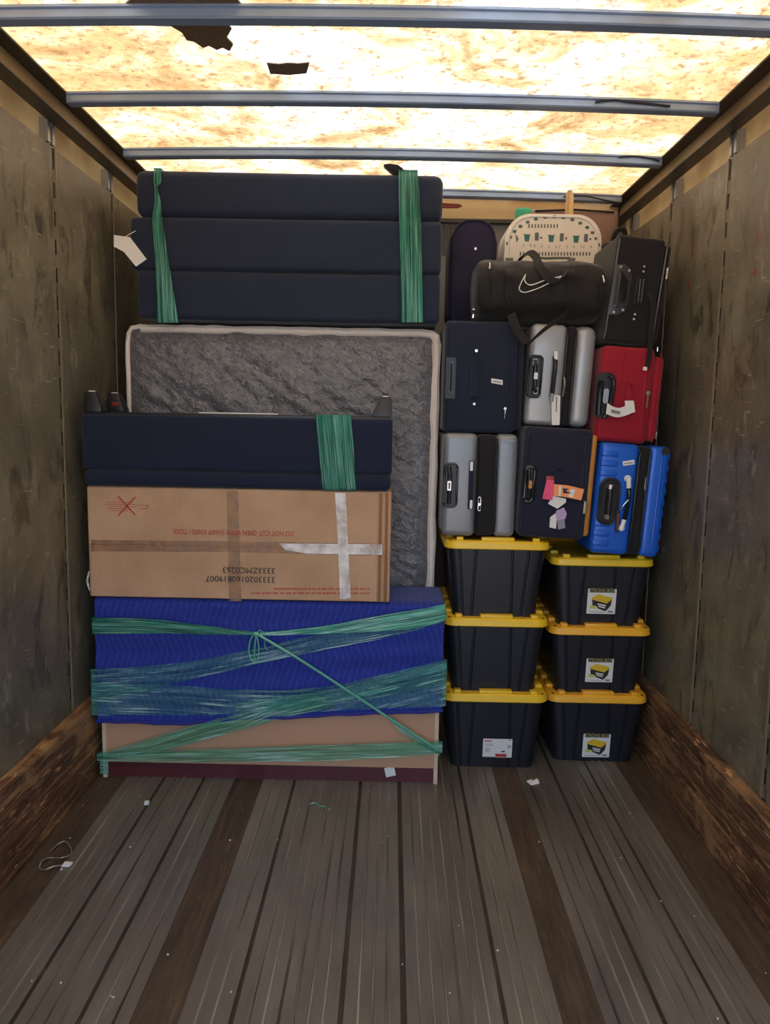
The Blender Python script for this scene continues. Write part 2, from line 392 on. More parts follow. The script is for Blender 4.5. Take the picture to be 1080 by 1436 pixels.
# ---------------------------------------------------------------- the truck body
YB, YF = 0.0, 4.40
XL, XR = -1.245, 1.20
struct('ground', bx(-25, 25, -30, 30, -1.1, -1.0), GRD)  # unseen pale ground, put in to bounce sunlight into the truck
fl = struct('floor', bx(XL-.04, XR+.04, YB, YF, -.12, -.012), DARK)
def plank_bm(x0, x1):
    bm = bmesh.new(); n = max(2, round((x1-x0)/.036)); pts = [(x0, -.012), (x0, 0)]
    for i in range(1, n):
        c = x0+(x1-x0)*i/n; pts += [(c-.0038, 0), (c-.0024, .003), (c+.0024, .003), (c+.0038, 0)]
    pts += [(x1, 0), (x1, -.012)]
    bm.free(); return prism(pts, YB, YF)
strips = [-.906, -.744, -.370, -.100, .058, .313, .712, .871]
edges = [(-1.06, -.912), (-.900, -.750), (-.738, -.618), (-.500, -.376), (-.364, -.107), (-.093, .050), (.066, .307), (.319, .455), (.561, .706), (.718, .866), (.876, 1.004)]
for a, b in edges:
    o = obj('plank', plank_bm(a, b), PLANK, fl, 25); o.data.materials.append(RIB)
    for p in o.data.polygons:
        if p.center.z > .0005 and abs(p.normal.y) < .5: p.material_index = 1
for a, b in ((-.618, -.500), (.455, .561), (-1.185, -1.06), (1.004, 1.14)): obj('wood_band', bx(a+.001, b-.001, YB, YF, -.012, -.001), WBAND, fl)
for s, w in zip(strips, (.006, .006, .006, .007, .008, .006, .006, .005)): obj('floor_strip', bx(s-w+.0005, s+w-.0005, YB, YF, -.012, -.003), WSTRIP, fl)
bm = bmesh.new()
for s in strips:
    for i in range(18):
        c = (s, .2+i*.235+random.uniform(-.04, .04))
        v = [bm.verts.new((c[0]+.0045*math.cos(k*math.pi/4), c[1]+.0045*math.sin(k*math.pi/4), -.002)) for k in range(8)]; bm.faces.new(v)
        w = [bm.verts.new((q.co.x, q.co.y, -.004)) for q in v]
        for k in range(8): bm.faces.new((v[k], v[(k+1) % 8], w[(k+1) % 8], w[k]))
o = obj('floor_screws', bm, SCREW, fl); o['kind'] = 'stuff'

def side(sgn, X, pm, name):
    w = struct('wall_'+name, bx(*sorted((X+sgn*.040, X+sgn*.046)), YB, YF, -.1, 2.66), SKIN)
    seams = [2.97+.6*k for k in range(-6, 3)]
    ys = [YB]+[s for s in seams if YB+.1 < s < YF-.1]+[YF]
    for i, (a, b) in enumerate(zip(ys[:-1], ys[1:])):
        obj('panel', bx(*sorted((X, X+sgn*.012)), a+(.019 if i else 0), b-(.0165 if i < len(ys)-2 else 0), .0, 2.432+.004*math.sin(i*7)), pm, w)
    for s in ys[1:-1]:
        q = sorted((X+sgn*.0135, X+sgn*.034)); bm = bx(*q, s-.035, s+.035, .0, 2.526)
        box(bm, *sorted((X+sgn*.004, X+sgn*.0134)), s-.032, s-.012, 2.445, 2.526); box(bm, *sorted((X+sgn*.004, X+sgn*.0134)), s+.006, s+.028, 2.445, 2.526)
        obj('post', bm, ALU, w, 0)
        obj('slot_backing', bx(*sorted((X+sgn*.0035, X+sgn*.0134)), s-.016, s+.008, .306, 2.43), DARK, w, 0)
        bm = bmesh.new(); z = .31
        while z < 2.40:
            box(bm, *sorted((X+sgn*.0002, X+sgn*.0034)), s-.0163, s+.008, z, min(z+.046, 2.43)); z += .10
        box(bm, *sorted((X+sgn*.0002, X+sgn*.0034)), s-.0163, s-.012, .31, 2.43)
        obj('slotted_strip', bm, pm, w, 0)
        obj('seam_edge', bx(*sorted((X-sgn*.0025, X+sgn*.0126)), s+.0082, s+.0188, .306, 2.435), SEAM, w, 0)
    # top rail: a C-channel open to the room, its flanges seen from below
    obj('top_rail', bx(*sorted((X, X+sgn*.008)), YB, YF, 2.527, 2.628), RAILM, w)
    obj('rail_flange', bx(*sorted((X-sgn*.055, X+sgn*.008)), YB, YF, 2.520, 2.5268), LIPM, w)
    obj('rail_flange', bx(*sorted((X-sgn*.055, X-sgn*.0005)), YB, YF, 2.618, 2.6245), LIPM, w)
    # wooden rub board with a stepped lower half and a top ledge
    i = X-sgn*.06; j = X-sgn*.0015
    b = struct('baseboard_'+name, bx(*sorted((i+sgn*.008, j)), YB, YF, .125, .285), RUB)
    obj('lower_board', bx(*sorted((i, j)), YB, YF, .0, .123), RUB, b)
    obj('ledge', bx(*sorted((i+sgn*.004, j)), YB, YF, .2855, .305), RUB, b)
    return w
WL = side(-1, XL, PANEL, 'left'); WR = side(1, XR, PANELR, 'right')

# roof skin with a slight bow, steel cross beams, patches
def bow(x): return .018*(1-min(1, (abs(x-(XL+XR)/2)/1.22))**2)
bm = bmesh.new(); N = 24; g = []
for i in range(N+1):
    x = XL-.03+(XR-XL+.06)*i/N
    g.append([bm.verts.new((x, y, 2.629+bow(x)+dz)) for y in (YB, YF) for dz in (0, .003)])
for a, b in zip(g[:-1], g[1:]):
    bm.faces.new((a[0], b[0], b[2], a[2]))
ce = struct('ceiling', bm, ROOF)
def beam_bm(y, w=.042, z0=2.588, h=.036):
    bm = bmesh.new(); R = []
    for i in range(N+1):
        x = XL+.050+(XR-XL-.100)*i/N; b = bow(x)
        R.append([bm.verts.new(p) for p in ((x, y-.012, z0+b), (x, y+.03, z0+b), (x, y+.042, z0+h+b), (x, y-.022, z0+h+b), (x, y-.022, z0+h-.007+b), (x, y-.0135, z0+h-.01+b), (x, y-.0135, z0+.007+b), (x, y-.016, z0+.004+b))])
    for a, b in zip(R[:-1], R[1:]):
        for k in range(8): bm.faces.new((a[k], a[(k+1) % 8], b[(k+1) % 8], b[k]))
    bm.faces.new(R[0]); bm.faces.new(R[-1][::-1]); return bm
for k in range(-4, 4): obj('roof_beam', beam_bm(2.39+.6*k), STEEL, ce, 30)
def roofpatch(name, pts, m, off=.004):
    bm = bmesh.new(); a = []; b = []
    for px, py in pts:
        p = atz(px, py, 2.64); z = 2.629+bow(p.x)-off
        a.append(bm.verts.new((p.x, p.y, z))); b.append(bm.verts.new((p.x, p.y, z+off-.001)))
    bm.faces.new(a); bm.faces.new(b[::-1]); n = len(a)
    for i in range(n): bm.faces.new((a[i], a[(i+1) % n], b[(i+1) % n], b[i]))
    return obj(name, bm, m, ce)
PATCH = plain('dark_roof_patch', (112, 92, 70), .7, 0, .35, 30, .3, 60)
roofpatch('torn_patch', [(206, -30), (300, -26), (330, -4), (345, 14), (310, 22), (325, 40), (318, 52), (327, 62), (322, 71), (312, 66), (304, 69), (293, 63), (285, 66), (272, 57), (262, 55), (255, 44), (240, 35), (216, 34), (175, 28), (172, 6), (190, -8)], PATCH, .006)
roofpatch('tape_patch', [(374, 89), (390, 91), (404, 89.5), (418, 90.5), (434, 89), (430, 104), (418, 105), (405, 106), (392, 105), (379, 104)], PATCH)
for wl_lab, pts, Y in (('thin black wire along the roof beam next to the tape patch', [(835, 143), (860, 140), (885, 143), (915, 146), (940, 149)], 2.97), ('thin black wire along the roof beam just in front of the navy futon', [(868, 220), (890, 219), (912, 222), (925, 226)], 3.57), ('thin black wire along the last roof beam above the printed white bag', [(790, 276), (820, 275), (850, 281), (870, 285)], 4.16)):
    P = []
    for px, py in pts:
        p = at(px, py, Y); p.z = min(p.z, 2.626+bow(p.x)); P.append(p)
    w = tag(obj('loose_wire', tube(spline(P, 4), .004, 6), BLK), wl_lab, 'wire', 'wires along the roof beams')

wf = struct('wall_front', bx(XL-.05, XR+.05, YF, YF+.03, -.1, 2.68), FRONTP)
obj('header', bx(XL+.01, XR-.01, YF-.02, YF-.0005, 2.545, 2.66), HEAD, wf)
obj('trim_strip', bx(XL+.01, XR-.01, YF-.026, YF-.0005, 2.525, 2.5445), LIPM, wf)
p0 = at(622, 316, YF-.01)
for i in range(6): obj('vent_slat', bx(p0.x-.03+i*.018, p0.x-.022+i*.018, YF-.012, YF-.0005, 2.36, 2.515), LIPM, wf)
p = at(622, 287, 4.26)
tag(obj('red_strip', prism([(p.x-.25, p.z-.016), (p.x+.075, p.z-.014), (p.x+.098, p.z-.004), (p.x+.08, p.z+.004), (p.x-.25, p.z+.016)], 4.255, 4.275), REDP), 'thin red plastic strip lodged under the last roof beam', 'strip')

# ---------------------------------------------------------------- console cabinet against the mattress, blanket and wrap
DX0, DX1, DY, DZ, DD = -1.155, .213, 3.045, .742, .31
t = thing('console_cabinet', 'low cabinet turned back-outward with tan back panel and maroon plinth', 'cabinet', ((DX0+DX1)/2, DY, 0))
hw = (DX1-DX0)/2
for s in (-1, 1): obj('side_panel', bx(*sorted((s*hw, s*(hw-.016))), 0, DD, 0, DZ-.017), EDGEW, t)
obj('back_panel', bx(-hw+.0165, hw-.0165, .004, .010, .066, DZ-.017), TAN, t)
obj('plinth', bx(-hw+.0165, hw-.0165, .012, .030, .0, .064), MAROON, t)
obj('top_panel', bx(-hw, hw, 0, DD, DZ-.016, DZ), MAROON, t)
obj('bottom_panel', bx(-hw+.0165, hw-.0165, .031, DD-.02, .066, .082), MAROON, t)
obj('front_panel', bx(-hw+.0165, hw-.0165, DD-.018, DD-.002, .0, DZ-.017), MAROON, t)
p = at(547, 1086, DY); q = [(-.020, -.021), (.021, -.019), (.020, .022), (-.021, .019)]
c, s_ = math.cos(-.2), math.sin(-.2)
obj('sticker', prism([(p.x-(DX0+DX1)/2+a*c+b*s_, p.z+.006-a*s_*1+b*c) for a, b in q], .0108, .0118), PAPER, t)

# blanket: top sheet, front drop and both sides
bm = bmesh.new(); ex = .012
xs0, xs1, yf, zt = DX0-ex, DX1+ex-.004, DY-ex, DZ+.010
def bl(u, v):
    """u runs around left side, front, right side; v runs down"""
    Wd = xs1-xs0; sd_ = .30
    if u < 0: x, y, nx, ny = xs0, yf-u, -1, 0
    elif u > Wd: x, y, nx, ny = xs1, yf+(u-Wd), 1, 0
    else: x, y, nx, ny = xs0+u, yf, 0, -1
    uu = min(max(u/Wd, 0), 1)
    zb = .245+.075*max(0, (uu-.25)/.75)**.8+.002*math.sin(u*13)+.0012*math.sin(u*47)
    z = zt-(zt-zb)*v
    d = .006*noise.noise((u*6, v*5, 1))+.0045*noise.noise((u*20, v*14, 4))+.004*math.sin(v*26+u*1.5)*min(1, v*3)
    d *= 1 if v > .02 else 0
    if nx: d = abs(d)*.5+.001
    r = .02
    if v*(zt-zb) < r: d -= r*(1-v*(zt-zb)/r)**2*.6
    if u > Wd: d += 0
    return Vector((x+nx*d, y+ny*d, z))
NU, NV = 150, 46; Wd = xs1-xs0
us = [-.28+.28*i/12 for i in range(12)]+[Wd*i/NU for i in range(NU+1)]+[Wd+.28*(i+1)/12 for i in range(12)]
g = [[bm.verts.new(bl(u, j/NV)) for j in range(NV+1)] for u in us]
for a, b in zip(g[:-1], g[1:]):
    for j in range(NV): bm.faces.new((a[j], b[j], b[j+1], a[j+1]))
# top sheet
fr = [r[0] for r in g[12:12+NU+1]]; prev = fr
for k in range(1, 9):
    row = []
    for i in range(NU+1):
        y = yf+.025+(DD-.005-.015)*k/8; x = xs0+Wd*i/NU
        row.append(bm.verts.new((x, y, zt+.0035*noise.noise((x*7, y*7, 2))*(1 if k < 8 else 0)+.003)))
    for i in range(NU): bm.faces.new((prev[i], prev[i+1], row[i+1], row[i]))
    prev = row
ob = tag(obj('moving_blanket', bm, BLANKET, None, 80), 'quilted royal blue moving blanket draped over the tan cabinet', 'blanket')
bm = tube([bl(u, 1.0)+Vector((0, -.002 if 0 <= u <= Wd else 0, 0)) for u in us], .0075, 8)
obj('binding', bm, BINDING, ob)
# right-hand fold that bulges beside the totes
wr = thing('stretch_wrap', 'green stretch wrap crossing the blue blanket and tan cabinet, tied in a bow', 'stretch wrap', (DX0, DY, 0))
def wpts(pts, off): return [at(px, py, DY-off)-Vector((DX0, DY, 0)) for px, py in pts]
def wband(name, up, lo, m, off, ends=(1, 1), cols=12, low=False):
    U, L = wpts(up, off), wpts(lo, off)
    if ends[0]:
        x = -.004 if low else xs0-.003-DX0
        for A in (U, L):
            A[0].x = x+.010; z = A[0].z; y = A[0].y; A[0:0] = [Vector((x, .27, z)), Vector((x, .10, z)), Vector((x+.001, y+.02, z))]
    if ends[1]:
        x = DX1+.003-DX0 if low else xs1+.003-DX0
        for A in (U, L):
            A[-1].x = x-.010; z = A[-1].z; y = A[-1].y; A += [Vector((x-.001, y+.02, z)), Vector((x, .10, z)), Vector((x, .27, z))]
    return obj(name, ribbon(U, L, cols, n=10, wob=.006), m, wr, 80)
O = .026
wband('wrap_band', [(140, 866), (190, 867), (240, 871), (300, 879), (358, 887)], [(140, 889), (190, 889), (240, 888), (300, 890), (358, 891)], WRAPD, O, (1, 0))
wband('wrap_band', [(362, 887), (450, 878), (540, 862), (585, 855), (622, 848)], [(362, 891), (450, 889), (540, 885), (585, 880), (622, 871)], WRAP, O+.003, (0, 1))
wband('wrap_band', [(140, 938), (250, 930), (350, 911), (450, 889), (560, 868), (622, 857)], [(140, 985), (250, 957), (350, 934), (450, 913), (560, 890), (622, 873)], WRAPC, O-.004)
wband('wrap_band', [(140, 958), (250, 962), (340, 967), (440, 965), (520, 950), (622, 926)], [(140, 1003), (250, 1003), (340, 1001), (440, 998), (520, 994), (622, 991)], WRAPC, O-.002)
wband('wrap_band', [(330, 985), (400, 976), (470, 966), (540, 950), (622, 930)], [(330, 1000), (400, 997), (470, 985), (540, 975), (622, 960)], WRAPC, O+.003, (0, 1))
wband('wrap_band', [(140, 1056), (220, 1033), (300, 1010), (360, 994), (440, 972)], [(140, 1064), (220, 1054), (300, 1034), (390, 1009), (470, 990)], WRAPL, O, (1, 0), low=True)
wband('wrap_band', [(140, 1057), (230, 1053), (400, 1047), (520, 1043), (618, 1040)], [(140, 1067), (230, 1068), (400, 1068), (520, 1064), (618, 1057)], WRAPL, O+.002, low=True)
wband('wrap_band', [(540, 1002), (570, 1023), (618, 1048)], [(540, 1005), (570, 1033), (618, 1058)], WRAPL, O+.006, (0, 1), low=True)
wband('wrap_band', [(140, 1066), (147, 1066), (152, 1067)], [(140, 1086), (147, 1086), (152, 1086)], WRAPL, .004, (0, 0), 3)
a, b = wpts([(360, 889), (430, 931), (540, 1003), (616, 1053)], O+.012), None
obj('wrap_cord', tube(spline(a, 8), .0055, 8), WRAP, wr)
for k, pts in enumerate(([(358, 889), (352, 896), (349, 910), (351, 922), (356, 928), (357, 912), (359, 889)], [(359, 889), (362, 900), (363, 915), (361, 927), (357, 925), (357, 908), (359, 890)], [(360, 889), (364, 884), (370, 888), (371, 898), (372, 908), (376, 912)])):
    obj('bow_loop', tube(spline(wpts(pts, O+.008), 5), .0032 if k < 2 else .002, 6), WRAP, wr)
obj('knot', rbox(-.012, .012, -.008, .008, -.009, .009, .006, 3), WRAP, wr).location = wpts([(359, 889)], O+.01)[0]

# ---------------------------------------------------------------- cardboard carton
BY = 3.03; BX0, BX1, BZ0, BZ1 = at(123, 760, BY).x, at(548, 760, BY).x, zt+.006, 1.200
t = thing('cardboard_carton', 'long taped cardboard carton standing upside down on the blue blanket', 'carton', ((BX0+BX1)/2, BY, BZ0))
cx0 = (BX0+BX1)/2; BH = BZ1-BZ0; BW = (BX1-BX0)/2
def bc(px, py): p = at(px, py, BY); return (p.x-cx0, p.z-BZ0)
obj('body', rbox(-BW, BW, .004, .33, 0, BH, .008, 2), CARD, t)
zs = bc(330, 767)[1]
xr = bc(530, 760)[0]
obj('flap', rbox(-BW+.004, xr, -.002, .005, zs+.0015, BH-.004, .002, 1), CARD, t)
obj('flap', rbox(-BW+.010, xr, -.002, .005, .004, zs-.0015, .002, 1), CARD, t)
for i in range(4):
    x = xr+.004+i*.012; obj('folded_edge', rbox(x, x+.009, .0-.001*(i % 2), .006, .004+.004*(i % 2), BH-.006, .002, 1), CARDD if i in (0, 2) else CARD, t)
def cplate(name, pts, m, y0=-.0022, th=.0008): return obj(name, prism([bc(*q) for q in pts], y0-th, y0), m, t)
cplate('tape', [(128, 757), (320, 759), (530, 762), (536, 762), (536, 779), (530, 779), (320, 774), (128, 773)], TAPEB)
cplate('tape', [(318, 688), (334, 688), (339, 843), (322, 843)], TAPEB, -.0032)
cplate('tape', [(392, 762), (536, 763), (536, 778), (430, 776), (400, 771)], TAPEC, -.0032)  # pale overlay: sheen on the right of the long tape, painted as a piece
cplate('tape', [(470, 691), (485, 691), (488, 760), (492, 839), (477, 840), (474, 760)], TAPEC, -.0042)
def ctext(s, px0, px1, py, hpx, m, name='lettering'):
    a, b = bc(px0, py), bc(px1, py); bm = text_bm(s, 1, 0, 0, 0); xs = [v.co.x for v in bm.verts]; w = max(xs)-min(xs)
    zz = [v.co.z for v in bm.verts]; h = max(zz)-min(zz); hh = hpx*BY/F; ww = b[0]-a[0]
    for v in bm.verts: v.co = Vector(((a[0]+b[0])/2-(v.co.x-(max(xs)+min(xs))/2)*ww/w, -.0052+v.co.y*.6, a[1]-(v.co.z-(max(zz)+min(zz))/2)*hh/h))
    return obj(name, bm, m, t, 0)
ctext('DO NOT CUT OPEN WITH SHARP KNIFE / TOOL', 242, 412, 745, 7.5, PRINTR)
ctext('3333ZMC0263', 313, 386, 799, 8.5, PRINTK)
ctext('3333020160819007', 289, 386, 811, 8.5, PRINTK)
bm = bmesh.new()
for py, x0, x1 in ((825.5, 384, 520), (831.5, 353, 520)):
    px = x0
    while px < x1:
        w = random.choice((4, 7, 9, 12)); w = min(w, x1-px); a, b = bc(px, py), bc(px+w-1.5, py)
        k = px
        while k < px+w-1.6:
            u = bc(k, py); box(bm, u[0], u[0]+.0036, -.0036, -.0024, u[1]-.0035, u[1]+.0035); k += 2
        px += w+1
obj('small_print', bm, PRINTR, t, 0)
bm = bmesh.new()
def stroke(bm, a, b, w, y=-.0035):
    A, B = Vector((*a, 0)), Vector((*b, 0)); d = (B-A).normalized(); n = Vector((-d.y, d.x, 0))*w/2
    q = [A+n, B+n, B-n, A-n]; f = [bm.verts.new((p.x, y, p.y)) for p in q]; r = [bm.verts.new((p.x, y+.001, p.y)) for p in q]
    bm.faces.new(f); bm.faces.new(r[::-1])
    for i in range(4): bm.faces.new((f[i], f[(i+1) % 4], r[(i+1) % 4], r[i]))
stroke(bm, bc(166, 696), bc(190, 722), .005); stroke(bm, bc(190, 697), bc(166, 723), .005)
for dy, x0, x1 in ((0, 150, 186), (3, 147, 190), (6, 152, 192), (9, 150, 184), (12, 155, 180), (4, 192, 208), (9, 196, 206)): stroke(bm, bc(x0, 704+dy), bc(x1, 704+dy+.5), .0016, -.0032)
stroke(bm, bc(208, 708), bc(206, 714), .002, -.0032)
obj('no_knife_mark', bm, PRINTR, t, 0)
# torn strip hanging on the left end
obj('torn_tape', tube(spline([(-BW-.004, .02, .10), (-BW-.012, .015, .06), (-BW-.004, .02, .02)], 4), .004, 6), TAPEC, t)

# ---------------------------------------------------------------- upturned bench on the carton
OX0, OX1, OZ0, OZ1 = at(116, 640, BY).x, at(550, 640, BY).x, BZ1+.002, 1.484
t = thing('storage_bench', 'dark navy upholstered bench lying upside down on the carton with stubby black legs up', 'bench', ((OX0+OX1)/2, BY, OZ0))
w = (OX1-OX0)/2; h = OZ1-OZ0
obj('seat_pad', rbox(-w+.004, w-.003, -.012, .335, 0, .062, .02, 5, 2, .002), NAVY2, t)
obj('body', rbox(-w, w, -.008, .33, .064, h-.006, .012, 4, 2, .0018, 8, 3), NAVY2, t)
obj('base_cover', rbox(-w+.01, w-.01, .0, .322, h-.012, h+.002, .004, 2), BLK, t)
def leg(cx, cy, flip):
    bm = bmesh.new(); a = .036; b = .024
    lo = [(-a, -a), (a, -a), (a, a), (-a, a)]; q = .012*flip
    V = [[bm.verts.new((cx+x*s+dx, cy+y*s, z)) for x, y in lo] for s, z, dx in ((1, h+.002, 0), (.96, h+.02, q*.2), (.66, h+.070, q), (.60, h+.078, q))]
    for A, B in zip(V[:-1], V[1:]):
        for k in range(4): bm.faces.new((A[k], A[(k+1) % 4], B[(k+1) % 4], B[k]))
    bm.faces.new(V[0]); bm.faces.new(V[-1][::-1]); bmesh.ops.bevel(bm, geom=bm.edges[:], offset=.003, segments=2, profile=.5, affect='EDGES')
    L = obj('leg', bm, BLK, t)
    obj('foot_pad', rbox(cx+q-.012, cx+q+.012, cy-.012, cy+.012, h+.0785, h+.083, .002, 1), WHITE, L); return L
for x, y, f in ((-w+.042, .035, -1), (-w+.042, .288, -1), (w-.042, .035, 1), (w-.042, .288, 1)): leg(x, y, f)
lg = [o for o in t.children if o.name.startswith('leg')][1]
obj('red_label', rbox(-w+.042-.014, -w+.042+.014, .258-.003, .262, h+.028, h+.042, .001, 1), REDP, lg)
obj('loose_strip', rbox(-w+.44, -w+.75, .05, .065, h+.0025, h+.0085, .001, 1), PAPER, t)
ox = (OX0+OX1)/2
def obp(px, py, y): p = at(px, py, BY-.015); return Vector((p.x, y, p.z))
bw = tag(obj('bench_wrap', ribbon([(at(443, 630, BY).x, BY+.2, OZ1+.006), obp(443, 584, BY+.01)+Vector((0, 0, .008)), obp(443, 588, BY-.017), obp(447, 630, BY-.018), obp(452, 680, BY-.018), obp(453, 688, BY-.006)],
    [(at(494, 630, BY).x, BY+.2, OZ1+.006), obp(493, 585, BY+.01)+Vector((0, 0, .008)), obp(493, 589, BY-.017), obp(496, 630, BY-.018), obp(499, 680, BY-.018), obp(499, 689, BY-.006)], 14, n=8, wob=.004), WRAPD, None, 80),
    'band of green stretch wrap around the upside-down navy bench', 'stretch wrap')

# ---------------------------------------------------------------- mattress in a dark bag
MY = 3.40; MX0, MX1, MZ1, MT = -1.150, .196, 1.864, .22
def mattress():
    bm = bmesh.new(); nx, nz = 130, 170; r = .05; wv = []
    for i in range(nx+1):
        col = []
        for j in range(nz+1):
            u, v = i/nx, j/nz; x = MX0+.012+(MX1-MX0-.024)*u; z = .01+(MZ1-.02)*v
            ed = min(u*1.36, (1-u)*1.36, v*1.86, (1-v)*1.86); k = min(1, ed/.09)
            # folds fan out from the corners and drop diagonally
            q = x*.75+z*1.1; d = .013*noise.noise((q*9, (x-z)*2.2, 3))+.006*noise.noise((x*22, z*30, 8))+.005*noise.noise((q*30, (x-z)*7, 5))
            y = MY+.028-(1-(1-k)**2)*.030-d*k
            # chamfer corners
            col.append(bm.verts.new((x, y, z)))
        wv.append(col)
    for a, b in zip(wv[:-1], wv[1:]):
        for j in range(nz): bm.faces.new((a[j], b[j], b[j+1], a[j+1]))
    return bm
t = thing('mattress', 'full-size mattress in crinkled dark plastic standing on end behind the carton', 'mattress', (0, 0, 0))
obj('core', rbox(MX0+.004, MX1-.004, MY+.032, MY+MT, 0, MZ1-.004, .04, 4), CREAM, t)
obj('plastic_cover', mattress(), BAG, t, 180)
def brd(z0, z1, n, fx):
    P = []
    for i in range(n+1):
        z = z0+(z1-z0)*i/n; P.append((fx+.004*noise.noise((z*9, fx, 1)), MY+.022+.003*noise.noise((z*14, 2, fx)), z))
    return P
ring = brd(.05, MZ1-.07, 40, MX1-.012)+[(MX1-.016, MY+.022, MZ1-.04), (MX1-.035, MY+.022, MZ1-.026), (MX1-.07, MY+.022, MZ1-.022)]
ring += [(MX1-.07-(MX1-MX0-.14)*i/40, MY+.022+.004*noise.noise((i*.5, 0, 7)), MZ1-.022+.003*noise.noise((i*.4, 3, 1))) for i in range(1, 41)]
obj('border', tube(ring, [.019+.007*noise.noise((i*.31, 1, 1)) for i in range(len(ring))], 8), CREAM, t)
ring = [(MX0+.07, MY+.022, MZ1-.012), (MX0+.03, MY+.022, MZ1-.02), (MX0+.014, MY+.022, MZ1-.045)]+brd(MZ1-.08, .05, 40, MX0+.010)
obj('border', tube(ring, .010, 8), CREAM, t)

# ---------------------------------------------------------------- folded futon on top of the mattress
FY = 3.33
zz = [1.873, 2.072, 2.285, 2.470]; FD = .62
fx = [(at(191, 420, FY).x, at(617, 420, FY).x), (at(182, 340, FY).x, at(620, 340, FY).x), (at(189, 270, FY).x, at(622, 270, FY).x)]
t = thing('folded_futon', 'navy three-section folded futon lying on top of the bagged mattress', 'futon', (0, FY, zz[0]))
for i in range(3):
    obj('cushion', rbox(fx[i][0], fx[i][1], .004 if i == 0 else 0, FD, zz[i]-zz[0]+.0006, zz[i+1]-zz[0]-.0006, .022 if i < 2 else .035, 6, 2, .0035, 5, i*4+2), NAVY, t, 60)
def fp(px, py, y): p = at(px, py, FY-.01); return (p.x, y, p.z-zz[0])
tg = [(162, 331), (183, 333), (205, 363), (191, 374), (175, 354), (162, 347)]
bm = bmesh.new(); top = [bm.verts.new(Vector(fp(*q, -.03+.0012*(q[0]-162)*.5))) for q in tg]; bot = [bm.verts.new(v.co+Vector((0, .0012, 0))) for v in top]
bm.faces.new(top); bm.faces.new(bot[::-1])
for i in range(6): bm.faces.new((top[i], top[(i+1) % 6], bot[(i+1) % 6], bot[i]))
obj('paper_tag', bm, PAPER, t)
obj('tag_loop', tube([fp(172, 338, -.026), fp(180, 330, -.015), fp(190, 322, .004)], .0015, 5), WHITE, t)
z3 = zz[3]
def FP(px, py, y=None):
    p = at(px, py, FY-.014); return Vector((p.x, FY-.014 if y is None else y, p.z))
tag(obj('knotted_wrap', ribbon([Vector((at(216, 238, FY).x, FY+.5, z3+.004)), Vector((at(216, 238, FY).x, FY+.04, z3+.004)), FP(216, 240), FP(215.5, 255), FP(217, 263), FP(217, 285), FP(214, 310), FP(218, 370), FP(221, 444), FP(223, 452)],
    [Vector((at(226, 238, FY).x, FY+.5, z3+.004)), Vector((at(226, 238, FY).x, FY+.04, z3+.004)), FP(226, 240), FP(226, 255), FP(221, 263), FP(226, 285), FP(228, 310), FP(237, 370), FP(249, 444), FP(249, 452)], 12, n=6, wob=.003), WRAPD, None, 80),
    'narrow knotted strip of green stretch wrap fanning out over the folded futon', 'stretch wrap')
tag(obj('broad_wrap', ribbon([Vector((at(558, 244, FY).x, FY+.5, z3+.004)), Vector((at(558, 244, FY).x, FY+.04, z3+.004)), FP(559, 244), FP(560, 300), FP(562, 370), FP(563, 443), FP(563, 452)],
    [Vector((at(586, 244, FY).x, FY+.5, z3+.004)), Vector((at(586, 244, FY).x, FY+.04, z3+.004)), FP(586, 244), FP(590, 300), FP(592, 370), FP(593, 443), FP(593, 452)], 14, n=8, wob=.004), WRAPD, None, 80),
    'broad straight band of green stretch wrap around the folded futon', 'stretch wrap')
p = at(553, 233, FY+.04)
bm = prism([(p.x-.045, z3+.036), (p.x-.02, z3+.040), (p.x+.015, z3+.036), (p.x+.036, z3+.022), (p.x+.046, z3+.004), (p.x+.0, z3+.001), (p.x-.02, z3+.016)], FY+.012, FY+.06)
bmesh.ops.bevel(bm, geom=bm.edges[:], offset=.004, segments=2, profile=.5, affect='EDGES')
tag(obj('black_scrap', bm, BLKC), 'crumpled scrap of black cloth on top of the navy futon', 'cloth scrap')

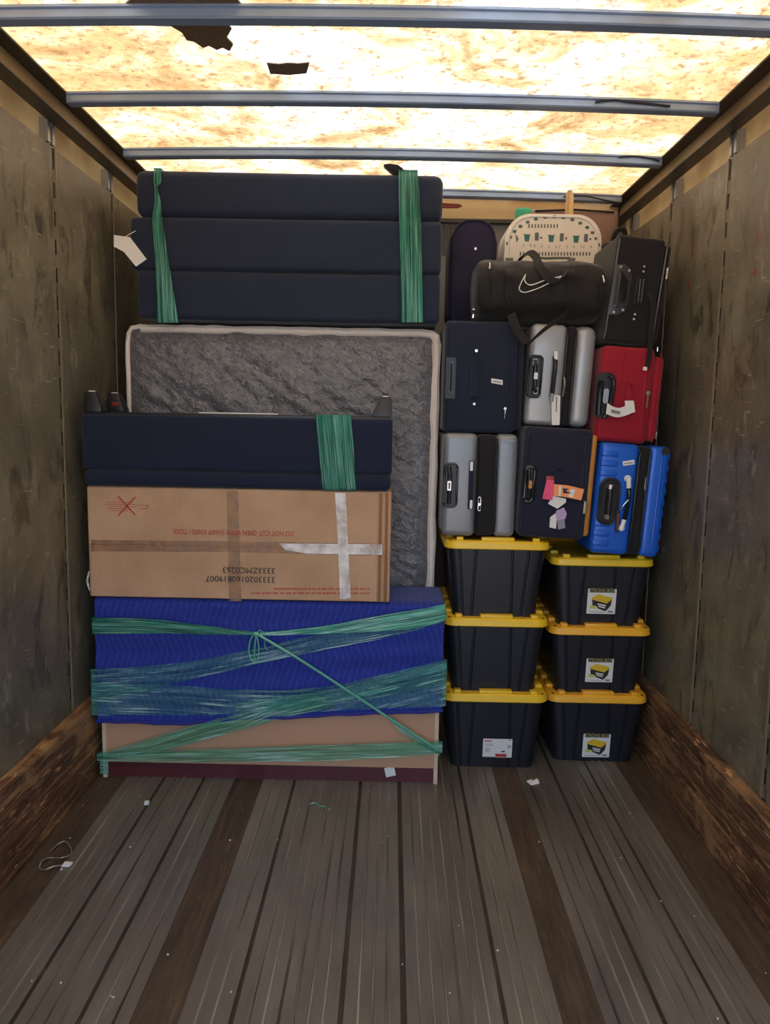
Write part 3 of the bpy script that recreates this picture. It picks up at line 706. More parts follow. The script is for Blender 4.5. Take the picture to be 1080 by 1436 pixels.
# ---------------------------------------------------------------- storage totes
def section(w, d, r, grooves, depth=.006):
    """closed outline in x,y, front at y=0: rounded rectangle whose front and sides carry narrow grooves"""
    pts = [(-w/2+r*(1-math.cos(a)), r*(1-math.sin(a))) for a in (math.radians(q) for q in (0, 22, 45, 68, 90))]
    for gx in grooves: pts += [(gx-.006, 0), (gx-.002, depth), (gx+.002, depth), (gx+.006, 0)]
    pts += [(w/2-r*(1-math.sin(a)), r*(1-math.cos(a))) for a in (math.radians(q) for q in (0, 22, 45, 68, 90))]
    pts += [(w/2, d-r), (w/2-r*.3, d-r*.3), (w/2-r, d), (-w/2+r, d), (-w/2+r*.3, d-r*.3), (-w/2, d-r)]
    return pts
def tote(label, x0, x1, yfr, z0, hgt, lidm, sticker, gt, gb, closed_top=True):
    wl_ = x1-x0; t = thing('storage_tote', label, 'storage tote', ((x0+x1)/2, yfr, z0), group='black storage totes stacked in two columns')
    d = .60; lh = .048; bm = bmesh.new(); R = []
    lev = [(0, .79, gb), (.012, .80, gb), (hgt*.5, .86, [(a+b)/2 for a, b in zip(gt, gb)]), (hgt-lh+.004, .93, gt)]
    for z, k, gr in lev:
        w = wl_*k; ins = .045-(z/hgt)*.03
        R.append([bm.verts.new((x, y+ins, z)) for x, y in section(w, d-2*ins, .035, [q*wl_ for q in gr])])
    n = len(R[0])
    for A, B in zip(R[:-1], R[1:]):
        for k in range(n): bm.faces.new((A[k], A[(k+1) % n], B[(k+1) % n], B[k]))
    bm.faces.new(R[0][::-1]); bm.faces.new(R[-1])
    obj('tub', bm, TOTE, t, 30)
    # lid: skirt, recessed deck, raised segments of the rim and corner bosses with holes
    bm = bmesh.new(); o_ = rrect(-wl_/2, wl_/2, 0, d, .05, 6); zb, zt_ = hgt-lh, hgt-.014
    prof = [(.004, zb), (0, zb+.004), (.003, zt_-.006), (.010, zt_), (.050, zt_), (.056, zt_-.014)]
    R = []
    for ins, z in prof:
        sx = (wl_-2*ins)/wl_; sy = (d-2*ins)/d
        R.append([bm.verts.new((x*sx, (y-d/2)*sy+d/2, z)) for x, y in o_])
    n = len(o_)
    for A, B in zip(R[:-1], R[1:]):
        for k in range(n): bm.faces.new((A[k], A[(k+1) % n], B[(k+1) % n], B[k]))
    bm.faces.new(R[-1]); bm.faces.new(R[0][::-1])
    lid = obj('lid', bm, lidm, t, 35)
    for a, b in ((-.50+.11, -.345+.02), (-.155, .155), (.345-.02, .50-.11)):
        obj('rim_segment', rbox(a*wl_, b*wl_, .012, .046, zt_-.002, hgt, .004, 2), lidm, lid)
    for s in (-1, 1):
        for a, b in ((.10, .17), (.22, .30), (.35, .43), (.48, .54)):
            obj('rim_segment', rbox(*sorted((s*(wl_/2-.012), s*(wl_/2-.044))), a, b, zt_-.002, hgt, .004, 2), lidm, lid)
        c = (s*(wl_/2-.026), .026); bm = bmesh.new()
        V = [bm.verts.new((c[0]+.007*math.cos(k*math.pi/5), c[1]+.007*math.sin(k*math.pi/5), zt_+.0006)) for k in range(10)]; bm.faces.new(V)
        V2 = [bm.verts.new(v.co-Vector((0, 0, .001))) for v in V]
        for k in range(10): bm.faces.new((V[k], V[(k+1) % 10], V2[(k+1) % 10], V2[k]))
        obj('corner_hole', bm, DARK, lid, 0)
    # sticker lies on the sloping front
    if sticker:
        px0, px1, py0, py1, kind = sticker
        ym = yfr+.03; a, b = at(px0, py1, ym), at(px1, py0, ym); X0, X1, Z0, Z1 = a.x-(x0+x1)/2, b.x-(x0+x1)/2, a.z-z0, b.z-z0
        def fy(z): return .045-(z/hgt)*.03
        def put(bm, e):
            for v in bm.verts: v.co.y = v.co.y+fy(v.co.z)-e
            return bm
        st = obj('product_label', put(prism(rrect(X0, X1, Z0, Z1, .003, 2), -.001, 0), .0005), PAPER, t, 0)
        W_, H_ = X1-X0, Z1-Z0; P = lambda u, v: (X0+W_*u, Z0+H_*v)
        def dec(name, pts, m, e=.0018): return obj(name, put(prism([P(*q) for q in pts], -.0004, 0), e), m, st, 0)
        if kind == 'pic':
            dec('label_lid', [(.13, .63), (.36, .79), (.88, .66), (.83, .56), (.68, .42), (.18, .56)], YPR, .0022)
            dec('label_tub', [(.16, .58), (.19, .33), (.33, .30), (.38, .22), (.66, .10), (.83, .33), (.86, .60), (.68, .44)], PRINTK)
            dec('label_panel', [(.36, .42), (.66, .36), (.63, .22), (.40, .28)], PAPER, .0022)
            dec('label_stripe', [(.38, .36), (.64, .30), (.64, .27), (.39, .33)], PRINTK, .0026)
            dec('label_patch', [(.10, .34), (.32, .32), (.33, .20), (.10, .22)], LIMEP, .0024)
            dec('label_line', [(.08, .09), (.62, .07), (.62, .055), (.08, .07)], PRINTG)
            dec('label_mark', [(.74, .13), (.92, .12), (.92, .05), (.74, .06)], PRINTG)
            tz = 1.09
            bm = text_bm('STRONG BOX', H_*.22, 0, 0, 0, bold=.0004); xs = [v.co.x for v in bm.verts]; k = W_*.9/(max(xs)-min(xs))
            for v in bm.verts: v.co.x = v.co.x*k+X0+W_*.5; v.co.z += Z0+H_*.93
            obj('lettering', put(bm, .0026), GOLDP, st, 0)
            dec('label_header', [(.06, 1.03), (.94, 1.03), (.94, .85), (.06, .85)], PRINTK, .0017)
        else:
            dec('label_band', [(.44, .20), (.82, .20), (.82, .03), (.44, .03)], PRINTR)
            dec('label_band', [(.02, .035), (.44, .035), (.44, .0), (.02, .0)], PRINTG)
            for i in range(4): dec('label_title', [(.06+.06*i, .93), (.10+.06*i, .93), (.10+.06*i, .83), (.06+.06*i, .83)], PRINTR)
            for z, x_ in ((.72, .34), (.64, .36), (.5, .26), (.44, .26), (.38, .24), (.32, .27)): dec('label_line', [(.07, z), (x_, z), (x_, z-.02), (.07, z-.02)], PRINTG)
            dec('label_mark', [(.64, .36), (.76, .36), (.76, .29), (.64, .29)], PRINTK)
            for z in (.66, .57): dec('label_line', [(.84, z), (.96, z), (.96, z-.05), (.84, z-.05)], PRINTG)
            dec('label_mark', [(.87, .97), (.95, .97), (.95, .92), (.87, .92)], PRINTG)
    return t
gt = (-.36, -.20, .14, .30); gb = (-.305, -.225, .155, .245)
TL = .322; TR = .307
LX0, LX1, LY = .231, .672, 3.17
tote('black tote with yellow lid and white-and-red label, standing on the floor', LX0+.004, LX1+.010, LY, 0, TL+.03, YEL, (677, 719, 1037, 1063, 'text'), gt, gb)
tote('black tote with yellow lid, no label, sandwiched between two yellow-lidded totes', LX0, LX1, LY+.004, TL+.0026, TL+.03, YEL, None, gt, gb)
tote('black tote with yellow lid supporting the grey hard-shell suitcase', LX0-.004, LX1-.006, LY+.006, 2*(TL+.0026), TL+.03, YEL, None, gt, gb)
RX0, RX1, RY = .689, 1.130, 3.25
gt2 = (-.34, -.17, .12, .30); gb2 = (-.29, -.20, .13, .25)
tote('black tote with amber lid and picture label, standing on the floor', RX0+.004, RX1+.0, RY, 0, TR+.02, ORA, (817, 857, 1030, 1063, 'pic'), gt2, gb2)
tote('black tote with amber lid and picture label, middle of its stack', RX0, RX1-.002, RY, TR-.0075, TR+.02, ORA, (821, 861, 924, 957, 'pic'), gt2, gb2)
tote('black tote with picture label supporting the blue suitcase', RX0-.004, RX1-.006, RY, 2*(TR-.0075), TR+.02, YEL, (823, 865, 826, 861, 'pic'), gt2, gb2)
ZL = 2*(TL+.0026)+TL+.03; ZR = 2*(TR-.0075)+TR+.02

# ---------------------------------------------------------------- luggage
class Case:
    """luggage whose handle side faces the open door; details are set out on that face"""
    def __init__(s, name, label, px0, px1, pyt, pyb, Y, tilt=0, z0=None, z1=None, cat='suitcase'):
        pm = (pyt+pyb)/2; a = at(px0, pm, Y); b = at(px1, pm, Y); c = at((px0+px1)/2, pyt, Y); d = at((px0+px1)/2, pyb, Y)
        s.w = b.x-a.x; s.z0 = d.z if z0 is None else z0; s.z1 = c.z if z1 is None else z1; s.h = s.z1-s.z0; s.Y = Y; s.tilt = math.radians(tilt)
        mid = (a.x+b.x)/2; s.x = mid-math.sin(s.tilt)*s.h/2
        s.t = thing(name, label, cat, (s.x, Y, s.z0), s.tilt, group='suitcases stacked on the totes' if cat == 'suitcase' else None)
    def L(s, px, py):
        p = at(px, py, s.Y); x, z = p.x-s.x, p.z-s.z0; c, n = math.cos(s.tilt), math.sin(s.tilt)
        return (x*c-z*n, x*n+z*c)
    def poly(s, name, pts, m, th=.004, y=0, par=None, bev=0, smooth=40):
        bm = prism([s.L(*q) for q in pts], y-th, y+.001)
        if bev: bmesh.ops.bevel(bm, geom=bm.edges[:], offset=bev, segments=2, profile=.5, affect='EDGES')
        return obj(name, bm, m, par or s.t, smooth)
    def rr(s, name, px0, px1, py0, py1, r, m, th=.004, y=0, par=None):
        q = [s.L(px0, py0), s.L(px1, py0), s.L(px1, py1), s.L(px0, py1)]
        x0, x1 = (q[0][0]+q[3][0])/2, (q[1][0]+q[2][0])/2; z1, z0 = (q[0][1]+q[1][1])/2, (q[2][1]+q[3][1])/2
        r = min(r, (x1-x0)*.49, (z1-z0)*.49)
        return obj(name, prism(rrect(x0, x1, z0, z1, r, 5), y-th, y+.001), m, par or s.t)
    def pts3(s, pts, y): return [Vector((s.L(*q)[0], (y[i] if isinstance(y, (list, tuple)) else y), s.L(*q)[1])) for i, q in enumerate(pts)]
    def tube(s, name, pts, r, m, y=-.006, par=None, n=5, seg=8): return obj(name, tube(spline(s.pts3(pts, y), n), r, seg), m, par or s.t)
    def stud(s, name, px, py, r, m, th=.005, par=None): return obj(name, cyl(s.L(px, py), r, -th, .001), m, par or s.t)
    def ring(s, name, px0, px1, py0, py1, r, wdt, m, th, y=0, par=None):
        q = [s.L(px0, py0), s.L(px1, py0), s.L(px1, py1), s.L(px0, py1)]
        x0, x1 = (q[0][0]+q[3][0])/2, (q[1][0]+q[2][0])/2; z1, z0 = (q[0][1]+q[1][1])/2, (q[2][1]+q[3][1])/2
        r = min(r, (x1-x0)*.49, (z1-z0)*.49)
        path = [Vector((a, y-th*.4, b)) for a, b in rrect(x0, x1, z0, z1, r, 5)]
        return obj(name, tube(path, wdt, 8, closed=True), m, par or s.t)

# grey hard shell on the yellow lid
c = Case('hardshell_suitcase', 'grey hard-shell suitcase with wide black centre band on the yellow-lidded tote', 621, 725, 608, 750, 3.20, .3, ZL)
w, h = c.w, c.h; xa = c.L(669, 680)[0]; xb = c.L(694, 680)[0]
obj('shell', rbox(-w/2, xa, 0, .58, 0, h, .026, 6), GREY, c.t); obj('shell', rbox(xb, w/2, 0, .58, 0, h, .026, 6), GREY, c.t)
obj('expander_band', rbox(xa-.002, xb+.002, .006, .574, .004, h-.004, .018, 4), BLKC, c.t)
for x in (xa-.003, xb+.004): obj('zip', tube([(x, .01, .02), (x, -.001, .04), (x, -.001, h-.04), (x, .01, h-.02)], .0045, 6), BLK, c.t)
c.rr('handle_recess', 624, 641, 650, 711, .02, BLK, .004); c.ring('recess_rim', 623, 641, 650, 711, .02, .005, BLKG, .006)
hd = c.tube('handle', [(630, 655), (630.5, 668), (630, 682), (629, 706)], .009, BLK, [-.006, -.016, -.016, -.006])
c.rr('handle_badge', 627, 632, 674, 687, .002, CHROME, .022, -.004, hd); c.rr('badge_center', 628.3, 630.8, 676, 685, .001, BLKG, .024, -.004, hd)
sh = c.rr('side_handle', 657, 664, 646, 714, .005, NAVYB, .010)
c.rr('handle_end', 659, 663, 647, 660, .004, WHITE, .014, 0, sh); c.rr('handle_end', 658.5, 662, 701, 713, .004, WHITE, .014, 0, sh)
c.ring('zip_pull', 670.5, 674, 697, 716, .005, .0022, CHROME, .01); c.stud('zip_slider', 672, 707, .006, CHROME, .012)
c.poly('corner_plate', [(702, 617), (722, 617), (722, 620), (702, 620)], GREY, .004)
A = c
# navy case with mustard trim
c = Case('soft_suitcase', 'navy fabric suitcase with mustard edge trim and a bunch of luggage tags', 731.5, 834, 600, 757, 3.18, 2.6, ZL+.002)
w, h = c.w, c.h
obj('body', rbox(-w/2, w/2-.02, 0, .56, 0, h, .024, 5, 1, .002), NAVYB, c.t)
obj('trim', rbox(w/2-.026, w/2+.002, .02, .55, .014, h-.02, .014, 4), MUST, c.t)
for x, m in ((w/2-.05, NAVYB), (w/2-.036, NAVYB), (-w/2+.014, NAVYB)): obj('piping', tube([(x, .012, .01), (x, -.001, .03), (x, -.001, h-.03), (x, .012, h-.01)], .004, 6), m, c.t)
hd = c.ring('handle', 736, 748, 654, 703, .018, .008, BLKG, .012); c.rr('handle_grip', 735, 748, 653, 704, .018, BLK, .003)
c.tube('grip_bar', [(742, 657), (741.5, 668), (741, 685), (740.5, 700)], .007, BLK, [-.006, -.018, -.018, -.006], hd); c.rr('grip_badge', 740, 744.5, 673, 684, .005, MUST, .026, -.004, hd)
lp = c.tube('side_loop', [(777, 668), (777, 660), (783, 655), (791, 657)], .0035, NAVYC, -.006)
c.poly('tag_clip', [(766, 667), (777, 668), (776, 673), (765, 672)], REDP, .004, -.008, bev=.0006)
c.poly('pink_tag', [(766, 672), (776.5, 673), (774, 701), (760, 699)], PINK, .003, -.010)
ot = c.poly('orange_tag', [(776, 678.5), (795, 680), (818, 685.5), (814, 701), (789, 696), (775, 695)], ORTAG, .002, -.014)
c.poly('tag_print', [(788, 684), (797, 685), (792, 688), (801, 691), (789, 691.5)], PRINTK, .0012, -.0162, ot); c.poly('tag_print', [(799, 685), (806, 686), (802, 697), (796, 696)], PAPER, .0008, -.0162, ot); c.poly('tag_print', [(783, 680.5), (786, 681), (785, 695), (782, 695)], PAPER, .0008, -.0162, ot)
c.poly('paper_tag', [(775, 695), (793, 699), (793, 704), (781, 713), (768, 706)], PAPER, .0015, -.010)
c.poly('lilac_tag', [(779, 716), (790, 711), (794, 720), (792, 727), (780, 730)], LILAC, .0015, -.012)
c.poly('paper_tag', [(771, 725), (779, 719), (780, 731), (779, 741), (770, 739)], PAPER, .0015, -.009); c.poly('paper_tag', [(781, 730), (791, 728), (792, 740), (782, 742)], plain('grey_tag', (140, 138, 150), .5), .0015, -.009)
zp = c.poly('zip_pull', [(819, 702), (824, 705), (822, 722), (817, 720)], BRASS, .006, -.002, bev=.001)
B = c
# blue hard shell
c = Case('ribbed_suitcase', 'bright blue ribbed hard-shell suitcase standing on the right-hand totes beside the wall', 835, 933, 623, 778, 3.20, 3.4, ZR+.010)
w, h = c.w, c.h; xa = c.L(890, 700)[0]; xb = c.L(905, 700)[0]
obj('shell', rbox(-w/2, xa, 0, .58, 0, h, .022, 6), BLUE, c.t); obj('shell', rbox(xb, w/2, 0, .58, 0, h, .022, 6), BLUE, c.t)
obj('zip_band', rbox(xa-.002, xb+.002, .006, .574, .004, h-.004, .012, 4), BLKC, c.t)
for x in (xa+.001, xb-.001): obj('zip', tube([(x, .01, .02), (x, -.001, .04), (x, -.001, h-.04), (x, .01, h-.02)], .0042, 6), BLK, c.t)
for k in range(3):
    for z in (h-.045-.04*k, .045+.04*k): obj('rib', rbox(-w/2+.006, -w/2+.075, -.004, .02, z-.0125, z+.0125, .006, 3), BLUE, c.t)
for k in range(9): z = .04+(h-.08)*k/8; obj('rib', rbox(w/2-.03, w/2+.004, .012, .56, z-.016, z+.016, .006, 3), BLUE, c.t)
obj('ridge', tube([(w/2-.034, .004, .03), (w/2-.034, -.002, .06), (w/2-.034, -.002, h-.06), (w/2-.034, .004, h-.03)], .004, 6), BLUE, c.t)
c.rr('handle_recess', 840, 867, 671, 735, .034, BLKG, .004); c.ring('recess_rim', 840, 867, 671, 735, .034, .0055, BLK, .006)
hd = c.tube('handle', [(854, 683), (854, 690), (851.5, 715), (850, 725)], .011, BLK, -.014)
c.tube('handle_end', [(854.5, 679), (854, 685)], .012, CHROME, -.014, hd, 2); c.tube('handle_end', [(850.5, 721), (849.5, 727)], .012, CHROME, -.014, hd, 2)
hd = c.tube('side_handle', [(880, 674), (880.5, 690), (877, 715), (873, 736)], .009, BLKG, [-.010, -.018, -.018, -.010])
c.tube('handle_end', [(880, 669), (880.3, 684)], .010, WHITE, -.016, hd, 2); c.tube('handle_end', [(874, 728), (870, 741)], .009, WHITE, -.016, hd, 2)
c.stud('handle_foot', 880, 671, .014, WHITE, .008, hd); c.stud('handle_foot', 871, 740, .013, WHITE, .008, hd)
c.tube('tag_string', [(868, 715), (873, 706), (879, 700)], .0025, CHROME, -.026); lt = c.poly('luggage_tag', [(863.5, 714), (868.5, 715), (866, 746), (861.5, 746)], BLK, .004, -.010)
c.poly('tag_print', [(865.4, 720), (866.6, 720), (864.6, 742), (863.6, 742)], PRINTR, .001, -.0142, lt)
ns = c.poly('name_sticker', [(873, 647), (889.5, 644.5), (890, 651), (874, 653.5)], PAPER, .001, -.001); c.poly('sticker_print', [(875, 649.6), (888, 647.8), (888, 649.2), (875.2, 651)], PRINTG, .0006, -.002, ns)
c.tube('zip_pull', [(905, 669), (904, 677), (903, 687)], .003, CHROME, -.008)
for py in (633, 770): c.stud('wheel_mount', 933, py, .016, BLK, .006)
C_ = c
# navy soft case above the grey one
c = Case('soft_suitcase', 'plain navy fabric suitcase with two rivets, standing on the grey hard-shell suitcase', 623, 735, 450, 607, 3.24, .2, A.z1+.003)
w, h = c.w, c.h
obj('body', rbox(-w/2, w/2-.03, 0, .56, 0, h, .020, 5, 1, .0015), NAVYC, c.t); obj('pocket', rbox(w/2-.032, w/2, .014, .55, .012, h-.03, .018, 4, 1, .002), NAVYC, c.t)
for x in (-w/2+.01, w/2-.034): obj('piping', tube([(x, .012, .01), (x, 0, .03), (x, 0, h-.03), (x, .012, h-.01)], .004, 6), NAVYC, c.t)
c.rr('handle_plate', 625, 639, 501, 559, .006, BLK, .006); hd = c.rr('handle', 629, 636, 506, 553, .004, BLKG, .016); c.rr('grip', 631, 633.5, 510, 549, .003, NAVYB, .019, 0, hd)
c.rr('side_strap', 661, 672, 501, 556, .004, NAVYC, .010); c.stud('rivet', 668, 492, .006, CHROME); c.stud('rivet', 665, 566.5, .0055, CHROME)
ns = c.poly('name_strip', [(689, 530.5), (705, 533), (705, 540), (689, 537)], PAPER, .001, -.001); c.poly('strip_print', [(691, 533.6), (703, 535.6), (703, 537), (691, 535)], PRINTG, .0006, -.002, ns)
zp = c.tube('zip_pull', [(708, 571), (708, 580), (707, 587)], .0035, CHROME, -.008); c.stud('zip_slider', 708, 573, .006, CHROME, .012); obj('zip', tube([(c.L(714, 600)[0], .004, .02), (c.L(714, 530)[0], -.001, h/2), (c.L(714, 470)[0], .006, h-.03)], .003, 6), BLK, c.t)
D = c
# silver hard shell
c = Case('hardshell_suitcase', 'silver hard-shell suitcase with black zip seam and white paper tag', 741, 833, 455, 597, 3.25, 2.6, B.z1+.004)
w, h = c.w, c.h; xa = c.L(791, 530)[0]; xb = c.L(803, 530)[0]
obj('shell', rbox(-w/2, xa, 0, .74, 0, h, .024, 6), SILV, c.t); obj('shell', rbox(xb, w/2, 0, .74, 0, h, .036, 7), SILV, c.t)
obj('zip_band', rbox(xa-.002, xb+.002, .005, .734, .004, h-.004, .012, 4), BLKC, c.t)
for x in (xa, xb): obj('zip', tube([(x, .01, .02), (x, -.002, .04), (x, -.002, h-.04), (x, .01, h-.02)], .0045, 6), BLK, c.t)
c.rr('handle_recess', 741, 759, 499, 557, .016, BLK, .004); c.ring('recess_rim', 741, 759, 499, 557, .016, .005, BLKG, .006)
hd = c.tube('handle', [(750.5, 504), (750, 515), (749, 540), (748, 552)], .0085, BLK, [-.008, -.016, -.016, -.008])
c.rr('handle_badge', 747.5, 752.5, 523, 532, .002, WHITE, .024, -.004, hd)
for a, b in ((504, 513), (544, 552)): c.ring('handle_end', 747, 753, a, b, .006, .0018, CHROME, .03, -.004, hd)
hd = c.tube('side_handle', [(778, 500), (777.5, 512), (775, 535), (773, 556)], .010, BLK, [-.008, -.018, -.018, -.010])
c.tube('handle_end', [(779, 493), (778.5, 505)], .009, WHITE, -.014, hd, 2); c.tube('handle_end', [(773.5, 552), (772, 563)], .009, SILV, -.014, hd, 2)
pt = c.poly('paper_tag', [(775.5, 554), (785, 555), (784, 596), (773, 596), (772.5, 566)], PAPER, .0015, -.012); c.poly('tag_print', [(778.8, 556.5), (780.6, 556.6), (780, 578), (778.4, 577)], PRINTG, .0008, -.0137, pt)
c.tube('zip_pull', [(791, 529), (791.5, 540), (789, 556)], .004, BRASS, -.008)
E_ = c
# red soft case
c = Case('soft_suitcase', 'red fabric suitcase with black handle and white airline tag', 840, 930, 486, 621, 3.23, 2.8, C_.z1+.004)
w, h = c.w, c.h
obj('body', rbox(-w/2, w/2-.045, 0, .74, 0, h, .024, 5, 1, .002), RED, c.t); obj('pocket', rbox(w/2-.048, w/2, .018, .73, .012, h-.03, .022, 5, 1, .003), RED, c.t)
for px in (904, 925): x = c.L(px, 550)[0]; obj('piping', tube([(x, .03, .01), (x, .010 if px > 910 else -.001, .04), (x, .010 if px > 910 else -.001, h-.05), (x, .03, h-.02)], .004, 6), RED, c.t)
obj('fold_seam', tube([(c.L(866, 600)[0], 0, .02), (c.L(867, 550)[0], -.001, h/2), (c.L(876, 505)[0], 0, h-.02)], .003, 6), RED, c.t)
c.rr('handle_plate', 834, 861, 522, 587, .03, BLK, .003, 0); hd = c.tube('handle', [(852, 526), (859, 532), (858, 550), (853, 575), (845, 586)], .009, BLK, -.014); c.tube('grip', [(842, 534), (840, 550), (838, 582)], .012, BLKG, -.012, hd)
c.rr('handle_badge', 843.5, 851, 545, 566, .010, CHROME, .028, 0)
bm = ribbon(c.pts3([(849, 565), (857, 570), (866, 572), (874, 569), (874, 563)], [-.03, -.028, -.026, -.024, -.022]), c.pts3([(847, 580), (857, 584), (866, 585), (880, 581), (886, 577)], [-.03, -.028, -.026, -.024, -.022]), 5)
at_ = obj('airline_tag', bm, PAPER, c.t); c.poly('tag_print', [(854, 574), (867, 577), (867, 581), (855, 579)], PRINTG, .0008, -.0295, at_); c.poly('airline_tag_end', [(873.5, 562), (886, 562), (888, 578), (876, 581)], PAPER, .0015, -.026)
c.tube('red_cord', [(876, 535), (883, 538), (888, 540), (886, 546)], .003, RED, -.010); c.poly('red_ribbon', [(877, 540), (882, 539), (887, 562), (876, 562)], RED, .002, -.012)
zp = c.stud('zip_slider', 908, 551, .009, BRASS, .010); c.tube('zip_pull', [(908, 553), (907, 562), (906, 572)], .004, BRASS, -.008, zp); c.tube('zip_pull', [(920, 605), (919, 615)], .004, CHROME, -.006)
F_ = c
# tall purple navy case
c = Case('upright_suitcase', 'dark purple navy upright suitcase with rounded top standing on the plain navy suitcase', 630, 697, 308, 449, 3.64, 0, D.z1+.003)
w, h = c.w, c.h
bm = prism([(x, z) for x, z in rrect(-w/2+.014, w/2-.014, 0, h, .075, 8)], 0, .28); bmesh.ops.bevel(bm, geom=[e for e in bm.edges if abs(e.verts[0].co.y-e.verts[1].co.y) < .001], offset=.012, segments=3, profile=.5, affect='EDGES')
obj('body', bm, PURP, c.t); bm = prism(rrect(-w/2, w/2, 0, h-.012, .08, 8), .03, .27); bmesh.ops.bevel(bm, geom=[e for e in bm.edges if abs(e.verts[0].co.y-e.verts[1].co.y) < .001], offset=.01, segments=2, profile=.5, affect='EDGES'); obj('gusset', bm, PURP, c.t)
path = [Vector((x, -.002, z)) for x, z in rrect(-w/2+.016, w/2-.016, .004, h-.004, .074, 8)]; obj('piping', tube(path, .005, 6, closed=True), NAVYB, c.t)
c.stud('rivet', 667, 349, .006, CHROME); c.rr('strap', 661, 672, 362, 440, .004, PURP, .008)
G = c
# black suitcase on the red one
c = Case('black_suitcase', 'black fabric suitcase with riveted handle plate leaning towards the truck wall', 857, 930, 331, 486, 3.24, 6.0, F_.z1+.012)
w, h = c.w*1.02, c.h
obj('body', rbox(-w/2, w/2-.02, 0, .39, 0, h, .016, 4, 1, .002), BLKC, c.t); obj('pocket', rbox(w/2-.022, w/2+.012, .016, .38, .012, h-.016, .016, 4, 1, .002), BLKC, c.t)
for x in (-w/2+.006, w/2-.014): obj('piping', tube([(x, .01, .01), (x, -.001, .03), (x, -.001, h-.03), (x, .01, h-.01)], .0038, 6), plain('grey_piping', (92, 88, 86), .5), c.t)
hp = c.poly('handle_plate', [(863, 371), (876, 371), (884, 377), (886, 392), (880, 425), (876, 438), (866, 442), (853, 441)], plain('charcoal_plastic', (52, 52, 55), .4), .006, 0, None, .001)
hd = c.poly('handle', [(866, 381), (872, 381), (876, 390), (880, 394), (876, 421), (868, 426), (864, 432), (859, 431)], BLKG, .010, -.004, None, .002); c.tube('grip', [(868, 384), (866, 400), (862, 428)], .007, plain('charcoal_plastic', (52, 52, 55), .4), -.020, hd)
for q in ((870, 375), (881.5, 380), (860, 438), (872.5, 435)): c.stud('rivet', *q, .0055, CHROME, .010)
for q in ((903, 374), (902, 381), (890, 441), (888.5, 447.5)): c.stud('rivet', *q, .005, CHROME, .006)
sh = c.poly('side_strap', [(894, 390), (905, 390), (899, 426), (889, 426)], BLKC, .008); c.tube('strap_bar', [(897, 392), (894, 424)], .0022, plain('grey_piping', (92, 88, 86), .5), -.011, sh); c.tube('strap_bar', [(902, 392), (898, 424)], .0022, plain('grey_piping', (92, 88, 86), .5), -.011, sh)
c.tube('zip_pull', [(936, 376), (935, 385), (934, 392)], .0045, CHROME, -.006); c.tube('zip_pull', [(922, 487), (921.5, 493)], .0035, CHROME, -.004)
bm = ribbon(c.pts3([(906, 410), (910, 430), (907, 460), (904, 500), (902, 517)], [-.004, -.02, -.024, -.026, -.024]), c.pts3([(911, 408), (918, 430), (915, 460), (911, 500), (908, 518)], [-.004, -.02, -.024, -.026, -.024]), 3); obj('hanging_strap', bm, WEB, c.t)
c.rr('strap_tip', 899, 904.5, 515, 520, .001, WHITE, .002, -.026)
I_ = c

# duffel bag
DYc = 3.42
z0d = max(D.z1, E_.z1)+.004
xa, xb = at(671, 415, 3.24).x, at(849, 415, 3.24).x; ztop = at(760, 359, 3.3).z
DH = ztop-z0d; rz, ry = DH/2, .20; zc = z0d+rz
t = thing('duffel_bag', 'black sports duffel bag with white outlined swoosh and webbing handles', 'duffel bag', ((xa+xb)/2, DYc, z0d))
hw_ = (xb-xa)/2
def dsurf(x, a):
    e = max(0, (abs(x)-hw_+.10)/.10); k = (1-min(1, e)**2.6)**.45 if e < 1 else 0
    k = .80+.20*k
    n_ = 3.0; ca, sa = math.cos(a), math.sin(a)
    yy = math.copysign(abs(ca)**(2/n_), ca)*ry*(.86+.14*k); z = math.copysign(abs(sa)**(2/n_), sa)*rz*k
    dd = 1+.035*noise.noise((x*9, a*2.2, 2))+.02*noise.noise((x*25, a*6, 5))
    if z < 0: z = z*(1.0)
    sag = -.028*(1-k)*0
    zz_ = max(0.0, rz+z*(dd if z > 0 else 1)-(.012*math.cos(x*7+.6) if z > 0 else 0)-(.02 if x > 0 and z > 0 else 0)*x/hw_)
    return Vector((x+.014*math.sin(a)*0, yy*dd, zz_))
bm = bmesh.new(); R = []; NX, NA = 60, 56
for i in range(NX+1):
    x = -hw_+2*hw_*i/NX; R.append([bm.verts.new(dsurf(x, 2*math.pi*k/NA)) for k in range(NA)])
for A_, B_ in zip(R[:-1], R[1:]):
    for k in range(NA): bm.faces.new((A_[k], A_[(k+1) % NA], B_[(k+1) % NA], B_[k]))
bm.faces.new(R[0][::-1]); bm.faces.new(R[-1]); obj('body', bm, DUF, t, 70)
ox_ = (xa+xb)/2
def don(px, py, off=.003):
    """a point on the duffel's front"""
    Y = DYc-ry
    for _ in range(4):
        p = at(px, py, Y); zl = min(max(p.z-z0d, .01), DH-.012); x = min(max(p.x-ox_, -hw_*.97), hw_*.97)
        best = min((abs(dsurf(x, math.pi/2+math.pi*k/90).z-zl), k) for k in range(91))[1]; Y = DYc+dsurf(x, math.pi/2+math.pi*best/90).y
    p = at(px, py, Y); return Vector((p.x-ox_, Y-DYc-off, p.z-z0d))
sw = [(415, 245), (402, 268), (378, 315), (367, 348), (378, 370), (408, 380), (450, 370), (520, 345), (590, 310), (625, 293)]
si = [(415, 245), (408, 272), (412, 298), (430, 317), (455, 324), (490, 315), (530, 299), (582, 279)]
Q = lambda q: (660+q[0]/5.4, 340+q[1]/5.4)
